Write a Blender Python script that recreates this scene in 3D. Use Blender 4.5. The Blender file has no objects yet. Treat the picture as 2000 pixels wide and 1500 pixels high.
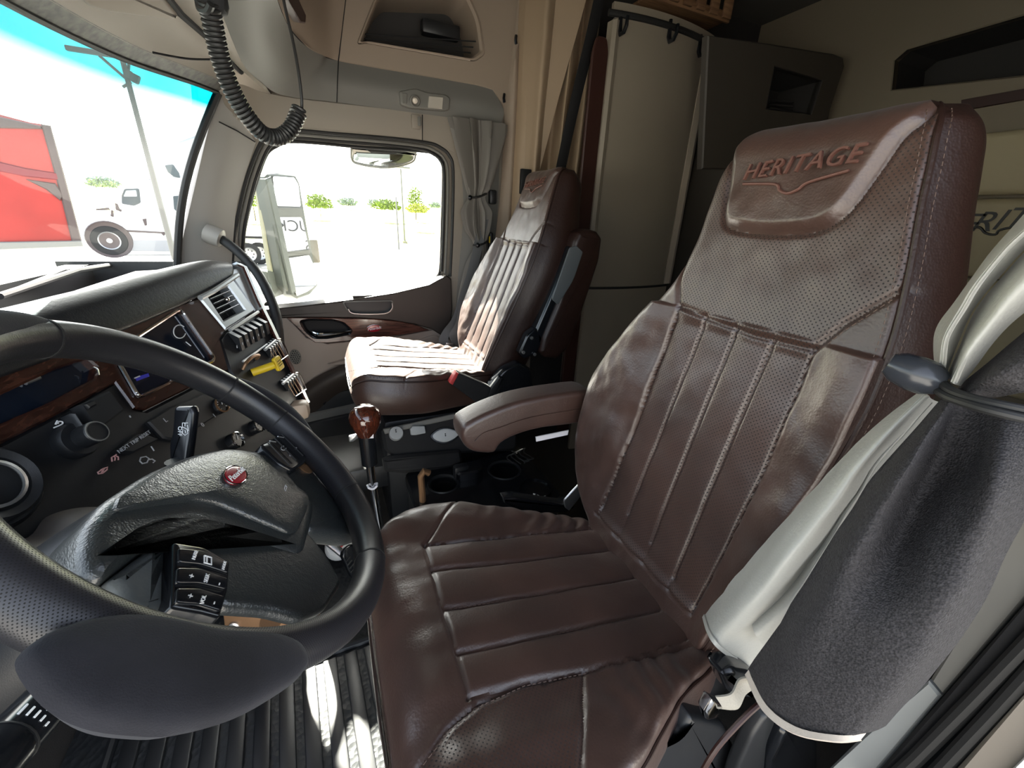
import bpy, bmesh, math, random
from mathutils import Vector, Matrix
from mathutils.geometry import tessellate_polygon
S = bpy.context.scene
COL = S.collection
R = math.radians
rnd = random.Random(7)

# ---------------------------------------------------------------- camera
F = 785.0
CAM = Vector((0, 0, 1.15))
def _basis(yaw, pitch, roll):
    y, p, r = R(yaw), R(pitch), R(roll)
    fw = Vector((math.sin(y)*math.cos(p), math.cos(y)*math.cos(p), -math.sin(p)))
    rt = Vector((math.cos(y), -math.sin(y), 0)); up = rt.cross(fw)
    return math.cos(r)*rt+math.sin(r)*up, -math.sin(r)*rt+math.cos(r)*up, fw
RT, UP, FW = _basis(25, 22, 2.5)
cd = bpy.data.cameras.new('camera'); co = bpy.data.objects.new('camera', cd); COL.objects.link(co)
cd.sensor_width = 36; cd.lens = F/2000*36; cd.clip_start = .01; cd.clip_end = 500
co.matrix_world = Matrix(((RT.x, UP.x, -FW.x, CAM.x), (RT.y, UP.y, -FW.y, CAM.y), (RT.z, UP.z, -FW.z, CAM.z), (0, 0, 0, 1)))
S.camera = co

# ---------------------------------------------------------------- sky, sun, exposure
SUN_TO = Vector((-.10, 1, .80)).normalized()
w = bpy.data.worlds.new('sky'); S.world = w; w.use_nodes = True
nt = w.node_tree; bg = nt.nodes['Background']
sky = nt.nodes.new('ShaderNodeTexSky'); sky.sky_type = 'NISHITA'; sky.sun_disc = False
sky.sun_elevation = math.asin(SUN_TO.z); sky.sun_rotation = math.atan2(SUN_TO.x, SUN_TO.y)
sky.air_density = 1.0; sky.dust_density = 2.5; sky.ozone_density = 1.0
hs = nt.nodes.new('ShaderNodeHueSaturation'); hs.inputs['Saturation'].default_value = .45   # hazy pale summer sky
nt.links.new(sky.outputs[0], hs.inputs['Color']); nt.links.new(hs.outputs[0], bg.inputs[0]); bg.inputs[1].default_value = 0.75
sl = bpy.data.lights.new('sun', 'SUN'); so = bpy.data.objects.new('sun', sl); COL.objects.link(so)
sl.energy = 80; sl.angle = R(.6); sl.color = (1, .94, .85)
so.rotation_euler = SUN_TO.to_track_quat('Z', 'Y').to_euler()
S.view_settings.view_transform = 'Standard'; S.view_settings.look = 'None'
S.view_settings.exposure = 0.22; S.view_settings.gamma = 1; S.view_settings.use_curve_mapping = False
S.cycles.use_denoising = True
S.cycles.max_bounces = 10; S.cycles.diffuse_bounces = 6; S.cycles.transparent_max_bounces = 12
S.cycles.sample_clamp_indirect = 6

# ---------------------------------------------------------------- pixels to points on real planes
def ray(px, py): return RT*((px-1000)/F)-UP*((py-750)/F)+FW
def pt(px, py, ax, v):
    d = ray(px, py)
    if ax == 'd': return CAM+d*v
    i = 'xyz'.index(ax); return CAM+d*((v-CAM[i])/d[i])
class Plane:
    def __init__(s, o, ex, ey):
        s.o = Vector(o); s.ex = Vector(ex).normalized(); ey = Vector(ey); s.ey = (ey-s.ex*ey.dot(s.ex)).normalized(); s.n = s.ex.cross(s.ey)
        if s.n.dot(CAM-s.o) < 0: s.n = -s.n
    def un(s, px, py):
        d = ray(px, py); return CAM+d*((s.o-CAM).dot(s.n)/d.dot(s.n))
    def uv(s, px, py):
        p = s.un(px, py)-s.o; return (p.dot(s.ex), p.dot(s.ey))
    def at(s, u, v, h=0): return s.o+s.ex*u+s.ey*v+s.n*h
    def off(s, h): q = Plane(s.o+s.n*h, s.ex, s.ey); return q
    def poly(s, pts): return [s.uv(*p) for p in pts]
    def mat(s):
        z = s.n; x = s.ex; y = z.cross(x)
        if y.dot(s.ey) < 0: x = -x; y = -y
        return Matrix(((x.x, y.x, z.x), (x.y, y.y, z.y), (x.z, y.z, z.z)))

# ---------------------------------------------------------------- tagging
def tag(o, label=None, cat=None, group=None, kind=None):
    if label: o['label'] = label
    if cat: o['category'] = cat
    if group: o['group'] = group
    if kind: o['kind'] = kind
    return o
def empty(name, loc, label=None, cat=None, group=None, kind=None):
    o = bpy.data.objects.new(name, None); COL.objects.link(o); o.location = loc; o.empty_display_size = .05
    o['_l'] = list(loc)
    return tag(o, label, cat, group, kind)
def link(name, me, parent=None, m=None):
    o = bpy.data.objects.new(name, me); COL.objects.link(o)
    if m is not None and not me.materials: me.materials.append(m)
    if parent is not None:
        o.parent = parent
        q = parent; L = Vector((0, 0, 0))
        while q is not None:
            L += Vector(q.location); q = q.parent
        o.location = -L
    return o

# ---------------------------------------------------------------- mesh builder
class MB:
    def __init__(s): s.v = []; s.f = []; s.uvs = None
    def add(s, vs, fs):
        b = len(s.v); s.v += [Vector(q) for q in vs]; s.f += [tuple(b+i for i in f) for f in fs]; return s
    def box(s, c, size, rot=None, bev=0):
        bm = bmesh.new(); bmesh.ops.create_cube(bm, size=1)
        for q in bm.verts: q.co = Vector((q.co.x*size[0], q.co.y*size[1], q.co.z*size[2]))
        if bev: bmesh.ops.bevel(bm, geom=bm.edges[:], offset=bev, segments=2, affect='EDGES', profile=.5)
        M = rot if rot is not None else Matrix.Identity(3)
        bm.verts.index_update()
        s.add([M@q.co+Vector(c) for q in bm.verts], [[q.index for q in f.verts] for f in bm.faces]); bm.free(); return s
    def tube(s, path, r, n=10, cap=True, flat=1.0, upv=None):
        path = [Vector(q) for q in path]; m = len(path); rr = r if isinstance(r, (list, tuple)) else [r]*m
        rings = []; prev = None
        for i, q in enumerate(path):
            t = (path[min(i+1, m-1)]-path[max(i-1, 0)]).normalized()
            if prev is None:
                a = Vector(upv) if upv is not None else (Vector((0, 0, 1)) if abs(t.z) < .9 else Vector((1, 0, 0)))
                x = (a-t*a.dot(t)).normalized()
            else: x = (prev-t*prev.dot(t)).normalized()
            prev = x; y = t.cross(x)
            rings.append([q+x*(math.cos(2*math.pi*k/n)*rr[i]*flat)+y*(math.sin(2*math.pi*k/n)*rr[i]) for k in range(n)])
        return s.rings(rings, cap)
    def rings(s, rings, cap=True, closed=False):
        n = len(rings[0]); b = len(s.v)
        for g in rings: s.v += [Vector(q) for q in g]
        m = len(rings)
        for i in range(m if closed else m-1):
            j = (i+1) % m
            for k in range(n):
                s.f.append((b+i*n+k, b+i*n+(k+1) % n, b+j*n+(k+1) % n, b+j*n+k))
        if cap and not closed:
            s.f.append(tuple(b+k for k in range(n))[::-1]); s.f.append(tuple(b+(m-1)*n+k for k in range(n)))
        return s
    def grid(s, rows):
        b = len(s.v); n = len(rows[0])
        for g in rows: s.v += [Vector(q) for q in g]
        for i in range(len(rows)-1):
            for k in range(n-1):
                s.f.append((b+i*n+k, b+i*n+k+1, b+(i+1)*n+k+1, b+(i+1)*n+k))
        return s
    def sheet(s, rows, th):                       # a grid with thickness
        b = len(s.v); n = len(rows[0]); m = len(rows); rows = [[Vector(q) for q in g] for g in rows]
        back = []
        for i in range(m):
            r_ = []
            for k in range(n):
                du = rows[i][min(k+1, n-1)]-rows[i][max(k-1, 0)]; dv = rows[min(i+1, m-1)][k]-rows[max(i-1, 0)][k]
                nn = du.cross(dv)
                if nn.length < 1e-12: nn = Vector((0, 0, 1))
                nn.normalize()
                r_.append((rows[i][k], nn))
            back.append(r_)
        sg = 1 if sum(q[1].dot(CAM-q[0]) for r_ in back for q in r_) > 0 else -1
        for g in rows: s.v += g
        for r_ in back: s.v += [q-nn*th*sg for q, nn in r_]
        o = n*m
        for i in range(m-1):
            for k in range(n-1):
                a = b+i*n+k; q = (a, a+1, a+n+1, a+n)
                s.f.append(q if sg > 0 else q[::-1]); q2 = tuple(x+o for x in q); s.f.append(q2[::-1] if sg > 0 else q2)
        rim = [b+k for k in range(n)]+[b+i*n+n-1 for i in range(1, m)]+[b+(m-1)*n+k for k in range(n-2, -1, -1)]+[b+i*n for i in range(m-2, 0, -1)]
        for k in range(len(rim)):
            a, c = rim[k], rim[(k+1) % len(rim)]; s.f.append((a, a+o, c+o, c))
        return s
    def lathe(s, o, ax, prof, n=24, xv=None, top=True):     # prof: (radius, height) pairs
        ax = Vector(ax).normalized(); a = Vector(xv) if xv is not None else (Vector((0, 0, 1)) if abs(ax.z) < .9 else Vector((1, 0, 0)))
        x = (a-ax*a.dot(ax)).normalized(); y = ax.cross(x); o = Vector(o)
        rings = [[o+ax*h+x*(math.cos(2*math.pi*k/n)*max(r, 1e-5))+y*(math.sin(2*math.pi*k/n)*max(r, 1e-5)) for k in range(n)] for r, h in prof]
        ring = prof[0][0] > .001 and abs(prof[0][0]-prof[-1][0]) < .002 and len(prof) > 2
        if not top: s.f.append(tuple(len(s.v)+k for k in range(n))[::-1])
        return s.rings(rings, top and not ring)
    def ball(s, c, r, n=14, m=8, sx=(1, 1, 1), rot=None):
        M = rot if rot is not None else Matrix.Identity(3); rings = []
        for i in range(m+1):
            t = math.pi*i/m; z = -math.cos(t); q = max(math.sin(t), 1e-3)
            rings.append([Vector(c)+M@Vector((r*sx[0]*q*math.cos(2*math.pi*k/n), r*sx[1]*q*math.sin(2*math.pi*k/n), r*sx[2]*z)) for k in range(n)])
        return s.rings(rings, True)
    def plate(s, P, outer, holes=(), th=.005, bev=.0):  # polygon with holes on a Plane, th thick behind it
        def ccw(q):
            return sum(q[i][0]*q[(i+1) % len(q)][1]-q[(i+1) % len(q)][0]*q[i][1] for i in range(len(q))) > 0
        outer = list(outer) if ccw(outer) else list(outer)[::-1]
        holes = [list(h)[::-1] if ccw(h) else list(h) for h in holes]
        loops = [outer]+holes
        flat = [p for l in loops for p in l]
        tris = tessellate_polygon([[Vector((p[0], p[1], 0)) for p in l] for l in loops])
        b = len(s.v); N = len(flat); h0 = 0
        ins = []
        for l in loops:
            for i in range(len(l)):
                if bev:
                    p0, p1, p2 = Vector(l[i-1]), Vector(l[i]), Vector(l[(i+1) % len(l)])
                    d1 = (p1-p0).normalized() if (p1-p0).length else Vector((1, 0)); d2 = (p2-p1).normalized() if (p2-p1).length else d1
                    n_ = Vector((-(d1.y+d2.y), d1.x+d2.x)); n_ = n_.normalized() if n_.length > 1e-6 else Vector((-d1.y, d1.x))
                    ins.append((p1.x+n_.x*bev, p1.y+n_.y*bev))
                else: ins.append(tuple(l[i]))
        s.v += [P.at(p[0], p[1], 0) for p in ins]+[P.at(p[0], p[1], -bev if bev else 0) for p in flat]+[P.at(p[0], p[1], -th) for p in flat]
        flip = P.ex.cross(P.ey).dot(P.n) < 0
        for t in tris:
            a = [Vector((flat[i][0], flat[i][1])) for i in t]
            sgn = (a[1]-a[0]).cross(a[2]-a[0]) if hasattr(Vector((0, 0)), 'cross') else 0
            sgn = (a[1].x-a[0].x)*(a[2].y-a[0].y)-(a[1].y-a[0].y)*(a[2].x-a[0].x)
            t = t if (sgn > 0) != flip else t[::-1]
            s.f.append(tuple(b+i for i in t)); s.f.append(tuple(b+2*N+i for i in t[::-1]))
        k0 = 0
        for l in loops:
            n = len(l)
            for i in range(n):
                i0, i1 = b+k0+i, b+k0+(i+1) % n
                for A, B_ in ((0, N), (N, 2*N)):
                    if not bev and A == 0: continue
                    q = (i0+A, i0+B_, i1+B_, i1+A); s.f.append(q if not flip else q[::-1])
            k0 += n
        return s
    def dedupe_build(s): pass
    def mesh(s, name, smooth=True, angle=35):
        me = bpy.data.meshes.new(name); me.from_pydata([tuple(q) for q in s.v], [], s.f); me.validate()
        if smooth:
            me.polygons.foreach_set('use_smooth', [True]*len(me.polygons))
            me.set_sharp_from_angle(angle=R(angle))
        me.update(); return me
    def build(s, name, m, parent=None, smooth=True, angle=35):
        return link(name, s.mesh(name, smooth, angle), parent, m)

# ---------------------------------------------------------------- curve helpers
def cr(pts, n=8, closed=False):                    # Catmull-Rom through the points (tuples of any length)
    m = len(pts); out = []
    for i in range(m if closed else m-1):
        P = [pts[(i+k) % m] if closed else pts[min(max(i+k, 0), m-1)] for k in (-1, 0, 1, 2)]
        for j in range(n):
            t = j/n
            out.append(tuple(.5*(2*b+(c-a)*t+(2*a-5*b+4*c-d)*t*t+(3*b-a-3*c+d)*t**3) for a, b, c, d in zip(*P)))
    if not closed: out.append(tuple(pts[-1]))
    return out
def interp(tab, x):                                # smooth table lookup, rows (x, a, b...)
    if x <= tab[0][0]: return tab[0][1:]
    if x >= tab[-1][0]: return tab[-1][1:]
    for i in range(len(tab)-1):
        if tab[i][0] <= x <= tab[i+1][0]:
            a, b = tab[max(i-1, 0)], tab[i]; c, d = tab[i+1], tab[min(i+2, len(tab)-1)]
            t = (x-b[0])/(c[0]-b[0]); o = []
            for k in range(1, len(b)):
                m1 = (c[k]-a[k])/(c[0]-a[0])*(c[0]-b[0]); m2 = (d[k]-b[k])/(d[0]-b[0])*(c[0]-b[0])
                s0 = c[k]-b[k]
                if s0*m1 <= 0: m1 = 0
                if s0*m2 <= 0: m2 = 0
                o.append((2*t**3-3*t*t+1)*b[k]+(t**3-2*t*t+t)*m1+(-2*t**3+3*t*t)*c[k]+(t**3-t*t)*m2)
            return o
def rgrid(ctrl, n=6, m=6):                          # control rows of points -> smooth grid
    rows = [cr([tuple(p) for p in r], m) for r in ctrl]
    cols = list(zip(*rows)); cols = [cr(list(c), n) for c in cols]
    return [list(r) for r in zip(*cols)]
def rrect(cx, cy, w_, h_, r, n=5, ang=0):
    o = []
    for k, (sx, sy) in enumerate(((1, 1), (-1, 1), (-1, -1), (1, -1))):
        for i in range(n+1):
            a = math.pi/2*(k+i/n); o.append((sx*(w_/2-r)+r*math.cos(a), sy*(h_/2-r)+r*math.sin(a)))
    c, s_ = math.cos(ang), math.sin(ang)
    return [(cx+x*c-y*s_, cy+x*s_+y*c) for x, y in o]
def ell(cx, cy, a, b, n=28, ang=0):
    c, s_ = math.cos(ang), math.sin(ang)
    return [(cx+a*math.cos(2*math.pi*k/n)*c-b*math.sin(2*math.pi*k/n)*s_, cy+a*math.cos(2*math.pi*k/n)*s_+b*math.sin(2*math.pi*k/n)*c) for k in range(n)]
def rpoly(pts, r=.2, n=4):                          # round the corners of a polygon (r = share of edge)
    o = []; m = len(pts)
    for i in range(m):
        a, b, c = Vector(pts[i-1]), Vector(pts[i]), Vector(pts[(i+1) % m])
        d = min((a-b).length, (c-b).length)*r
        p0 = b+(a-b).normalized()*d; p2 = b+(c-b).normalized()*d
        for k in range(n+1):
            t = k/n; o.append(tuple(p0*(1-t)**2+b*2*t*(1-t)+p2*t*t))
    return o
def text(name, body, P, px, py, size, m, parent=None, ang=0, shear=0, ext=.0004, mirror=False, sx=1.0, h=.0006, uvpos=None, spacing=1.0):
    c = bpy.data.curves.new(name, 'FONT'); c.body = body; c.size = size; c.align_x = 'CENTER'; c.align_y = 'CENTER'
    c.extrude = ext; c.shear = shear; c.resolution_u = 3; c.space_character = spacing
    o = bpy.data.objects.new(name, c); COL.objects.link(o); c.materials.append(m)
    u, v = uvpos if uvpos else P.uv(px, py)
    M = P.mat().to_4x4() @ Matrix.Rotation(ang, 4, 'Z') @ Matrix.Diagonal((-sx if mirror else sx, 1, 1, 1))
    M.translation = P.at(u, v, h)
    if parent is not None:
        o.parent = parent; L = Vector((0, 0, 0)); q = parent
        while q is not None: L += Vector(q.location); q = q.parent
        M.translation = M.translation-L
    bpy.context.view_layer.update()
    me = bpy.data.meshes.new_from_object(o.evaluated_get(bpy.context.evaluated_depsgraph_get()))
    bpy.data.objects.remove(o); bpy.data.curves.remove(c)
    o = bpy.data.objects.new(name, me); COL.objects.link(o)
    if parent is not None: o.parent = parent
    o.matrix_local = M
    return o

# ---------------------------------------------------------------- materials
MATS = {}
def mat(name, col, rough=.5, metal=0, bump=0, scale=200, spec=.5, kind='noise', var=0, vscale=6, coat=0, sheen=0, emit=0, alt=None, bdist=.002):
    m = bpy.data.materials.new(name); m.use_nodes = True; n = m.node_tree.nodes; l = m.node_tree.links
    b = n['Principled BSDF']; b.inputs['Base Color'].default_value = (*col, 1); b.inputs['Roughness'].default_value = rough
    b.inputs['Metallic'].default_value = metal; b.inputs['Specular IOR Level'].default_value = spec
    b.inputs['Coat Weight'].default_value = coat; b.inputs['Coat Roughness'].default_value = .08; b.inputs['Sheen Weight'].default_value = sheen
    if emit: b.inputs['Emission Color'].default_value = (*col, 1); b.inputs['Emission Strength'].default_value = emit
    tc = n.new('ShaderNodeTexCoord')
    if bump:
        if kind == 'voronoi':
            t = n.new('ShaderNodeTexVoronoi'); t.inputs['Scale'].default_value = scale; o = t.outputs['Distance']
        elif kind == 'leather':
            t = n.new('ShaderNodeTexVoronoi'); t.inputs['Scale'].default_value = scale; t.feature = 'SMOOTH_F1'
            t2 = n.new('ShaderNodeTexNoise'); t2.inputs['Scale'].default_value = scale*.22; t2.inputs['Detail'].default_value = 5
            l.new(tc.outputs['Object'], t2.inputs['Vector'])
            a = n.new('ShaderNodeMath'); a.operation = 'MULTIPLY_ADD'; a.inputs[1].default_value = .5
            l.new(t.outputs['Distance'], a.inputs[0]); l.new(t2.outputs['Fac'], a.inputs[2]); o = a.outputs[0]
        else:
            t = n.new('ShaderNodeTexNoise'); t.inputs['Scale'].default_value = scale; t.inputs['Detail'].default_value = 3; o = t.outputs['Fac']
        l.new(tc.outputs['Object'], t.inputs['Vector'])
        bp = n.new('ShaderNodeBump'); bp.inputs['Strength'].default_value = bump; bp.inputs['Distance'].default_value = bdist
        l.new(o, bp.inputs['Height']); l.new(bp.outputs[0], b.inputs['Normal'])
    if var:
        t = n.new('ShaderNodeTexNoise'); t.inputs['Scale'].default_value = vscale; t.inputs['Detail'].default_value = 5
        l.new(tc.outputs['Object'], t.inputs['Vector'])
        r = n.new('ShaderNodeValToRGB'); r.color_ramp.elements[0].position = .35; r.color_ramp.elements[1].position = .7
        r.color_ramp.elements[0].color = (*[c*(1-var) for c in col], 1)
        r.color_ramp.elements[1].color = (*(alt or [min(1, c*(1+var)) for c in col]), 1)
        l.new(t.outputs['Fac'], r.inputs[0]); l.new(r.outputs[0], b.inputs['Base Color'])
    MATS[name] = m; return m
def wood(name, c1, c2, scale=60, rough=.25, axis=0, coat=.6):
    m = mat(name, c1, rough, coat=coat); n = m.node_tree.nodes; l = m.node_tree.links
    tc = n['Texture Coordinate']; mp = n.new('ShaderNodeMapping'); sc = [scale*1.0]*3; sc[axis] = scale*.05
    mp.inputs['Scale'].default_value = sc
    t = n.new('ShaderNodeTexNoise'); t.inputs['Scale'].default_value = 2; t.inputs['Detail'].default_value = 6; t.inputs['Distortion'].default_value = .6
    l.new(tc.outputs['Object'], mp.inputs[0]); l.new(mp.outputs[0], t.inputs['Vector'])
    r = n.new('ShaderNodeValToRGB'); r.color_ramp.elements[0].position = .38; r.color_ramp.elements[1].position = .66
    r.color_ramp.elements[0].color = (*c1, 1); r.color_ramp.elements[1].color = (*c2, 1)
    l.new(t.outputs['Fac'], r.inputs[0]); l.new(r.outputs[0], n['Principled BSDF'].inputs['Base Color']); return m
def perforate(m, pitch, rad, dark, depth=.6, coord='UV', base=None):  # rows of small real-looking punched holes
    n = m.node_tree.nodes; l = m.node_tree.links; b = n['Principled BSDF']
    tc = n['Texture Coordinate']; mp = n.new('ShaderNodeVectorMath'); mp.operation = 'SCALE'; mp.inputs['Scale'].default_value = 1/pitch
    l.new(tc.outputs[coord], mp.inputs[0])
    out = None
    for sh in (0, .5):
        a = n.new('ShaderNodeVectorMath'); a.operation = 'ADD'; a.inputs[1].default_value = (sh, sh, 0); l.new(mp.outputs[0], a.inputs[0])
        f = n.new('ShaderNodeVectorMath'); f.operation = 'FRACTION'; l.new(a.outputs[0], f.inputs[0])
        s_ = n.new('ShaderNodeVectorMath'); s_.operation = 'SUBTRACT'; s_.inputs[1].default_value = (.5, .5, 0); l.new(f.outputs[0], s_.inputs[0])
        z = n.new('ShaderNodeVectorMath'); z.operation = 'MULTIPLY'; z.inputs[1].default_value = (1, 1, 0); l.new(s_.outputs[0], z.inputs[0])
        d = n.new('ShaderNodeVectorMath'); d.operation = 'LENGTH'; l.new(z.outputs[0], d.inputs[0])
        q = n.new('ShaderNodeMath'); q.operation = 'LESS_THAN'; q.inputs[1].default_value = rad; l.new(d.outputs['Value'], q.inputs[0])
        if out is None: out = q.outputs[0]
        else:
            mx = n.new('ShaderNodeMath'); mx.operation = 'MAXIMUM'; l.new(out, mx.inputs[0]); l.new(q.outputs[0], mx.inputs[1]); out = mx.outputs[0]
    mix = n.new('ShaderNodeMix'); mix.data_type = 'RGBA'; mix.inputs['B'].default_value = (*dark, 1)
    src = b.inputs['Base Color'].links[0].from_socket if b.inputs['Base Color'].links else None
    if src: l.new(src, mix.inputs['A'])
    else: mix.inputs['A'].default_value = b.inputs['Base Color'].default_value
    l.new(out, mix.inputs['Factor']); l.new(mix.outputs['Result'], b.inputs['Base Color'])
    rg = n.new('ShaderNodeMath'); rg.operation = 'MULTIPLY_ADD'; rg.inputs[1].default_value = .5; rg.inputs[2].default_value = b.inputs['Roughness'].default_value
    l.new(out, rg.inputs[0]); l.new(rg.outputs[0], b.inputs['Roughness'])
    return m
def glass_mat(name, tint, ior=1.3, band=None):
    m = bpy.data.materials.new(name); m.use_nodes = True; n = m.node_tree.nodes; l = m.node_tree.links
    n.remove(n['Principled BSDF']); o = n['Material Output']
    t = n.new('ShaderNodeBsdfTransparent'); t.inputs[0].default_value = (*tint, 1)
    g = n.new('ShaderNodeBsdfGlossy'); g.inputs['Roughness'].default_value = .02
    x = n.new('ShaderNodeMixShader'); lw = n.new('ShaderNodeFresnel'); lw.inputs[0].default_value = ior
    l.new(lw.outputs[0], x.inputs[0]); l.new(t.outputs[0], x.inputs[1]); l.new(g.outputs[0], x.inputs[2]); l.new(x.outputs[0], o.inputs[0])
    if band:   # tinted shade band printed in the top of the windscreen, by the glass's own UV
        uvn = n.new('ShaderNodeUVMap'); sp = n.new('ShaderNodeSeparateXYZ'); l.new(uvn.outputs[0], sp.inputs[0])
        r = n.new('ShaderNodeValToRGB'); e = r.color_ramp.elements
        e[0].position = band[0]; e[0].color = (*tint, 1); e[1].position = band[1]; e[1].color = (*band[2], 1)
        l.new(sp.outputs['Y'], r.inputs[0]); l.new(r.outputs[0], t.inputs[0])
    MATS[name] = m; return m

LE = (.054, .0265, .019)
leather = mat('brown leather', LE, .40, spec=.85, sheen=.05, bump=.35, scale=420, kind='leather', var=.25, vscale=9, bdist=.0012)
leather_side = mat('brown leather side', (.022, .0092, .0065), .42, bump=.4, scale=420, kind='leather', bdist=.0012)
leather_perf = perforate(mat('perforated brown leather', LE, .40, spec=.85, sheen=.02, bump=.25, scale=420, kind='leather', var=.2, vscale=9, bdist=.001), .0064, .15, (.008, .004, .003))
thread = mat('brown thread', (.10, .062, .047), .7)
embroid = mat('stitched lettering', (.105, .042, .030), .6)
black = mat('black plastic', (.012, .013, .015), .42, bump=.25, scale=900, bdist=.0004)
blackg = mat('black gloss plastic', (.008, .009, .011), .18)
blackm = mat('matt black', (.006, .006, .007), .8)
dashm = mat('black dash vinyl', (.009, .010, .012), .36, spec=.4, bump=.45, scale=700, kind='leather', bdist=.0006)
hubm = mat('black hub vinyl', (.026, .03, .031), .31, spec=.8, bump=.6, scale=650, kind='leather', bdist=.0009)
rimm = mat('black wheel leather', (.014, .014, .016), .35, bump=.3, scale=800, kind='leather', bdist=.0005)
rimp = perforate(mat('perforated wheel leather', (.016, .016, .02), .38), .0025, .17, (.002, .002, .002))
suede = mat('black suede', (.016, .016, .02), .95, bump=.5, scale=900, sheen=.06, spec=.2, var=.3, vscale=14, bdist=.0006)
graybeige = mat('grey beige trim', (.25, .218, .18), .55, bump=.15, scale=900, bdist=.0004)
graytrim = mat('grey trim', (.150, .145, .130), .6, bump=.15, scale=900, bdist=.0004)
pillarm = mat('light grey pillar trim', (.30, .29, .27), .55, bump=.1, scale=900, bdist=.0004)
tan = mat('tan trim', (.28, .22, .17), .6, bump=.15, scale=900, bdist=.0004)
tanfab = mat('tan curtain vinyl', (.32, .235, .155), .55, bump=.1, scale=500, bdist=.0004)
cabm = mat('beige cabinet', (.23, .195, .15), .5, bump=.25, scale=1100, bdist=.0004)
sleepm = mat('sleeper wall vinyl', (.20, .165, .115), .6)
shelfm = mat('shaded shelf trim', (.05, .042, .034), .6)  # darkened so the colour carries the shade of the unlit sleeper
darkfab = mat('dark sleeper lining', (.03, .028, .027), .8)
ceilm = mat('dark headliner', (.09, .085, .075), .9)
brownp = mat('dark brown door vinyl', (.035, .026, .021), .5, bump=.2, scale=700, kind='leather', bdist=.0005)
lowerdoor = mat('taupe door panel', (.30, .25, .215), .6, bump=.1, scale=900)
browntrim = mat('maroon brown trim', (.035, .012, .009), .45)
woodm = wood('dark rosewood trim', (.020, .007, .005), (.060, .022, .014), 90, .22, 1)
woodd = wood('dark rosewood door trim', (.04, .013, .01), (.11, .04, .028), 90, .25, 0)
woodk = wood('walnut knob', (.10, .025, .012), (.03, .008, .005), 130, .08, 2, 1)
woodbox = wood('light wood crate', (.22, .12, .06), (.12, .06, .03), 50, .6, 0, 0)
chrome = mat('chrome', (.8, .8, .8), .08, 1)
silver = mat('satin silver plastic', (.50, .52, .53), .33, .6)
bronze = mat('bronze plate', (.28, .16, .085), .4, .6)
steel = mat('steel', (.55, .56, .57), .3, .9)
redb = mat('red enamel', (.28, .008, .02), .2, coat=.5)
redp = mat('red plastic', (.5, .05, .05), .4)
white = mat('white print', (.8, .8, .8), .6)
whitedim = mat('grey print', (.45, .46, .48), .6)
pinkp = mat('pale red print', (.7, .38, .36), .6)
yellow = mat('yellow plastic', (.75, .52, .02), .4)
greyknob = mat('grey knob plastic', (.36, .37, .37), .45)
curtg = mat('grey curtain vinyl', (.36, .355, .325), .42, bump=.5, scale=380, kind='leather', bdist=.001)
curtgd = mat('grey curtain cloth', (.135, .125, .11), .6, bump=.1, scale=500)
curtb = mat('black curtain weave', (.030, .028, .030), .8, bump=.8, scale=620, kind='voronoi', spec=.3, bdist=.001, var=.45, vscale=420)
rubber = mat('black rubber', (.012, .012, .012), .6)
webbing = mat('grey seat belt webbing', (.07, .07, .07), .5)
blackweb = mat('black seat belt webbing', (.008, .008, .009), .6)
screen = mat('dark screen glass', (.008, .012, .022), .06)
carpet = mat('dark carpet', (.03, .026, .022), 1, bump=1, scale=600)
matr = mat('black rubber mat', (.02, .021, .023), .4)
mirrorm = mat('mirror glass', (.9, .9, .9), .015, 1)
from mathutils import noise as mnoise
def seglist(pl): return [(pl[i], pl[i+1]) for i in range(len(pl)-1)]
def dist_pl(u, v, segs):
    best = 9
    for (a, b), (c, d) in segs:
        dx, dy = c-a, d-b; L = dx*dx+dy*dy
        t = 0 if L == 0 else max(0, min(1, ((u-a)*dx+(v-b)*dy)/L))
        q = math.hypot(u-a-t*dx, v-b-t*dy)
        if q < best: best = q
    return best
def inside(u, v, P):
    k = False; n = len(P); j = n-1
    for i in range(n):
        if (P[i][1] > v) != (P[j][1] > v) and u < (P[j][0]-P[i][0])*(v-P[i][1])/(P[j][1]-P[i][1])+P[i][0]: k = not k
        j = i
    return k
def sst(a, b, x):
    t = max(0, min(1, (x-a)/(b-a))); return t*t*(3-2*t)
def roll(e, r):
    e = max(e, 0)
    return 0 if e >= r else r-math.sqrt(max(0, r*r-(r-e)**2))
def puff(mb, P, poly, th, r, n=4, back=True):       # an extruded outline with rounded rims
    m = len(poly)
    area = sum(poly[i][0]*poly[(i+1) % m][1]-poly[(i+1) % m][0]*poly[i][1] for i in range(m))
    if area < 0: poly = poly[::-1]
    nr = []
    for i in range(m):
        a, b, c = Vector(poly[i-1]), Vector(poly[i]), Vector(poly[(i+1) % m])
        d = ((b-a).normalized()+(c-b).normalized()); q = Vector((-d.y, d.x)); nr.append(q.normalized() if q.length > 1e-6 else Vector((0, 0)))
    rings = []
    for k in range(n+1):
        a = math.pi/2*k/n; ins = r*(1-math.sin(a)); h = -r*(1-math.cos(math.pi/2-a)) if False else -r*(1-math.cos(a))
        rings.append([P.at(poly[i][0]+nr[i].x*ins, poly[i][1]+nr[i].y*ins, h) for i in range(m)])
    for k in range(n, -1, -1) if back else ():
        a = math.pi/2*k/n; ins = r*(1-math.sin(a)); h = -th+r*(1-math.cos(a))
        rings.append([P.at(poly[i][0]+nr[i].x*ins, poly[i][1]+nr[i].y*ins, h) for i in range(m)])
    if not back: rings.append([P.at(poly[i][0], poly[i][1], -th) for i in range(m)])
    if P.ex.cross(P.ey).dot(P.n) > 0: rings = rings[::-1]
    mb.rings(rings, True); return mb

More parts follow.
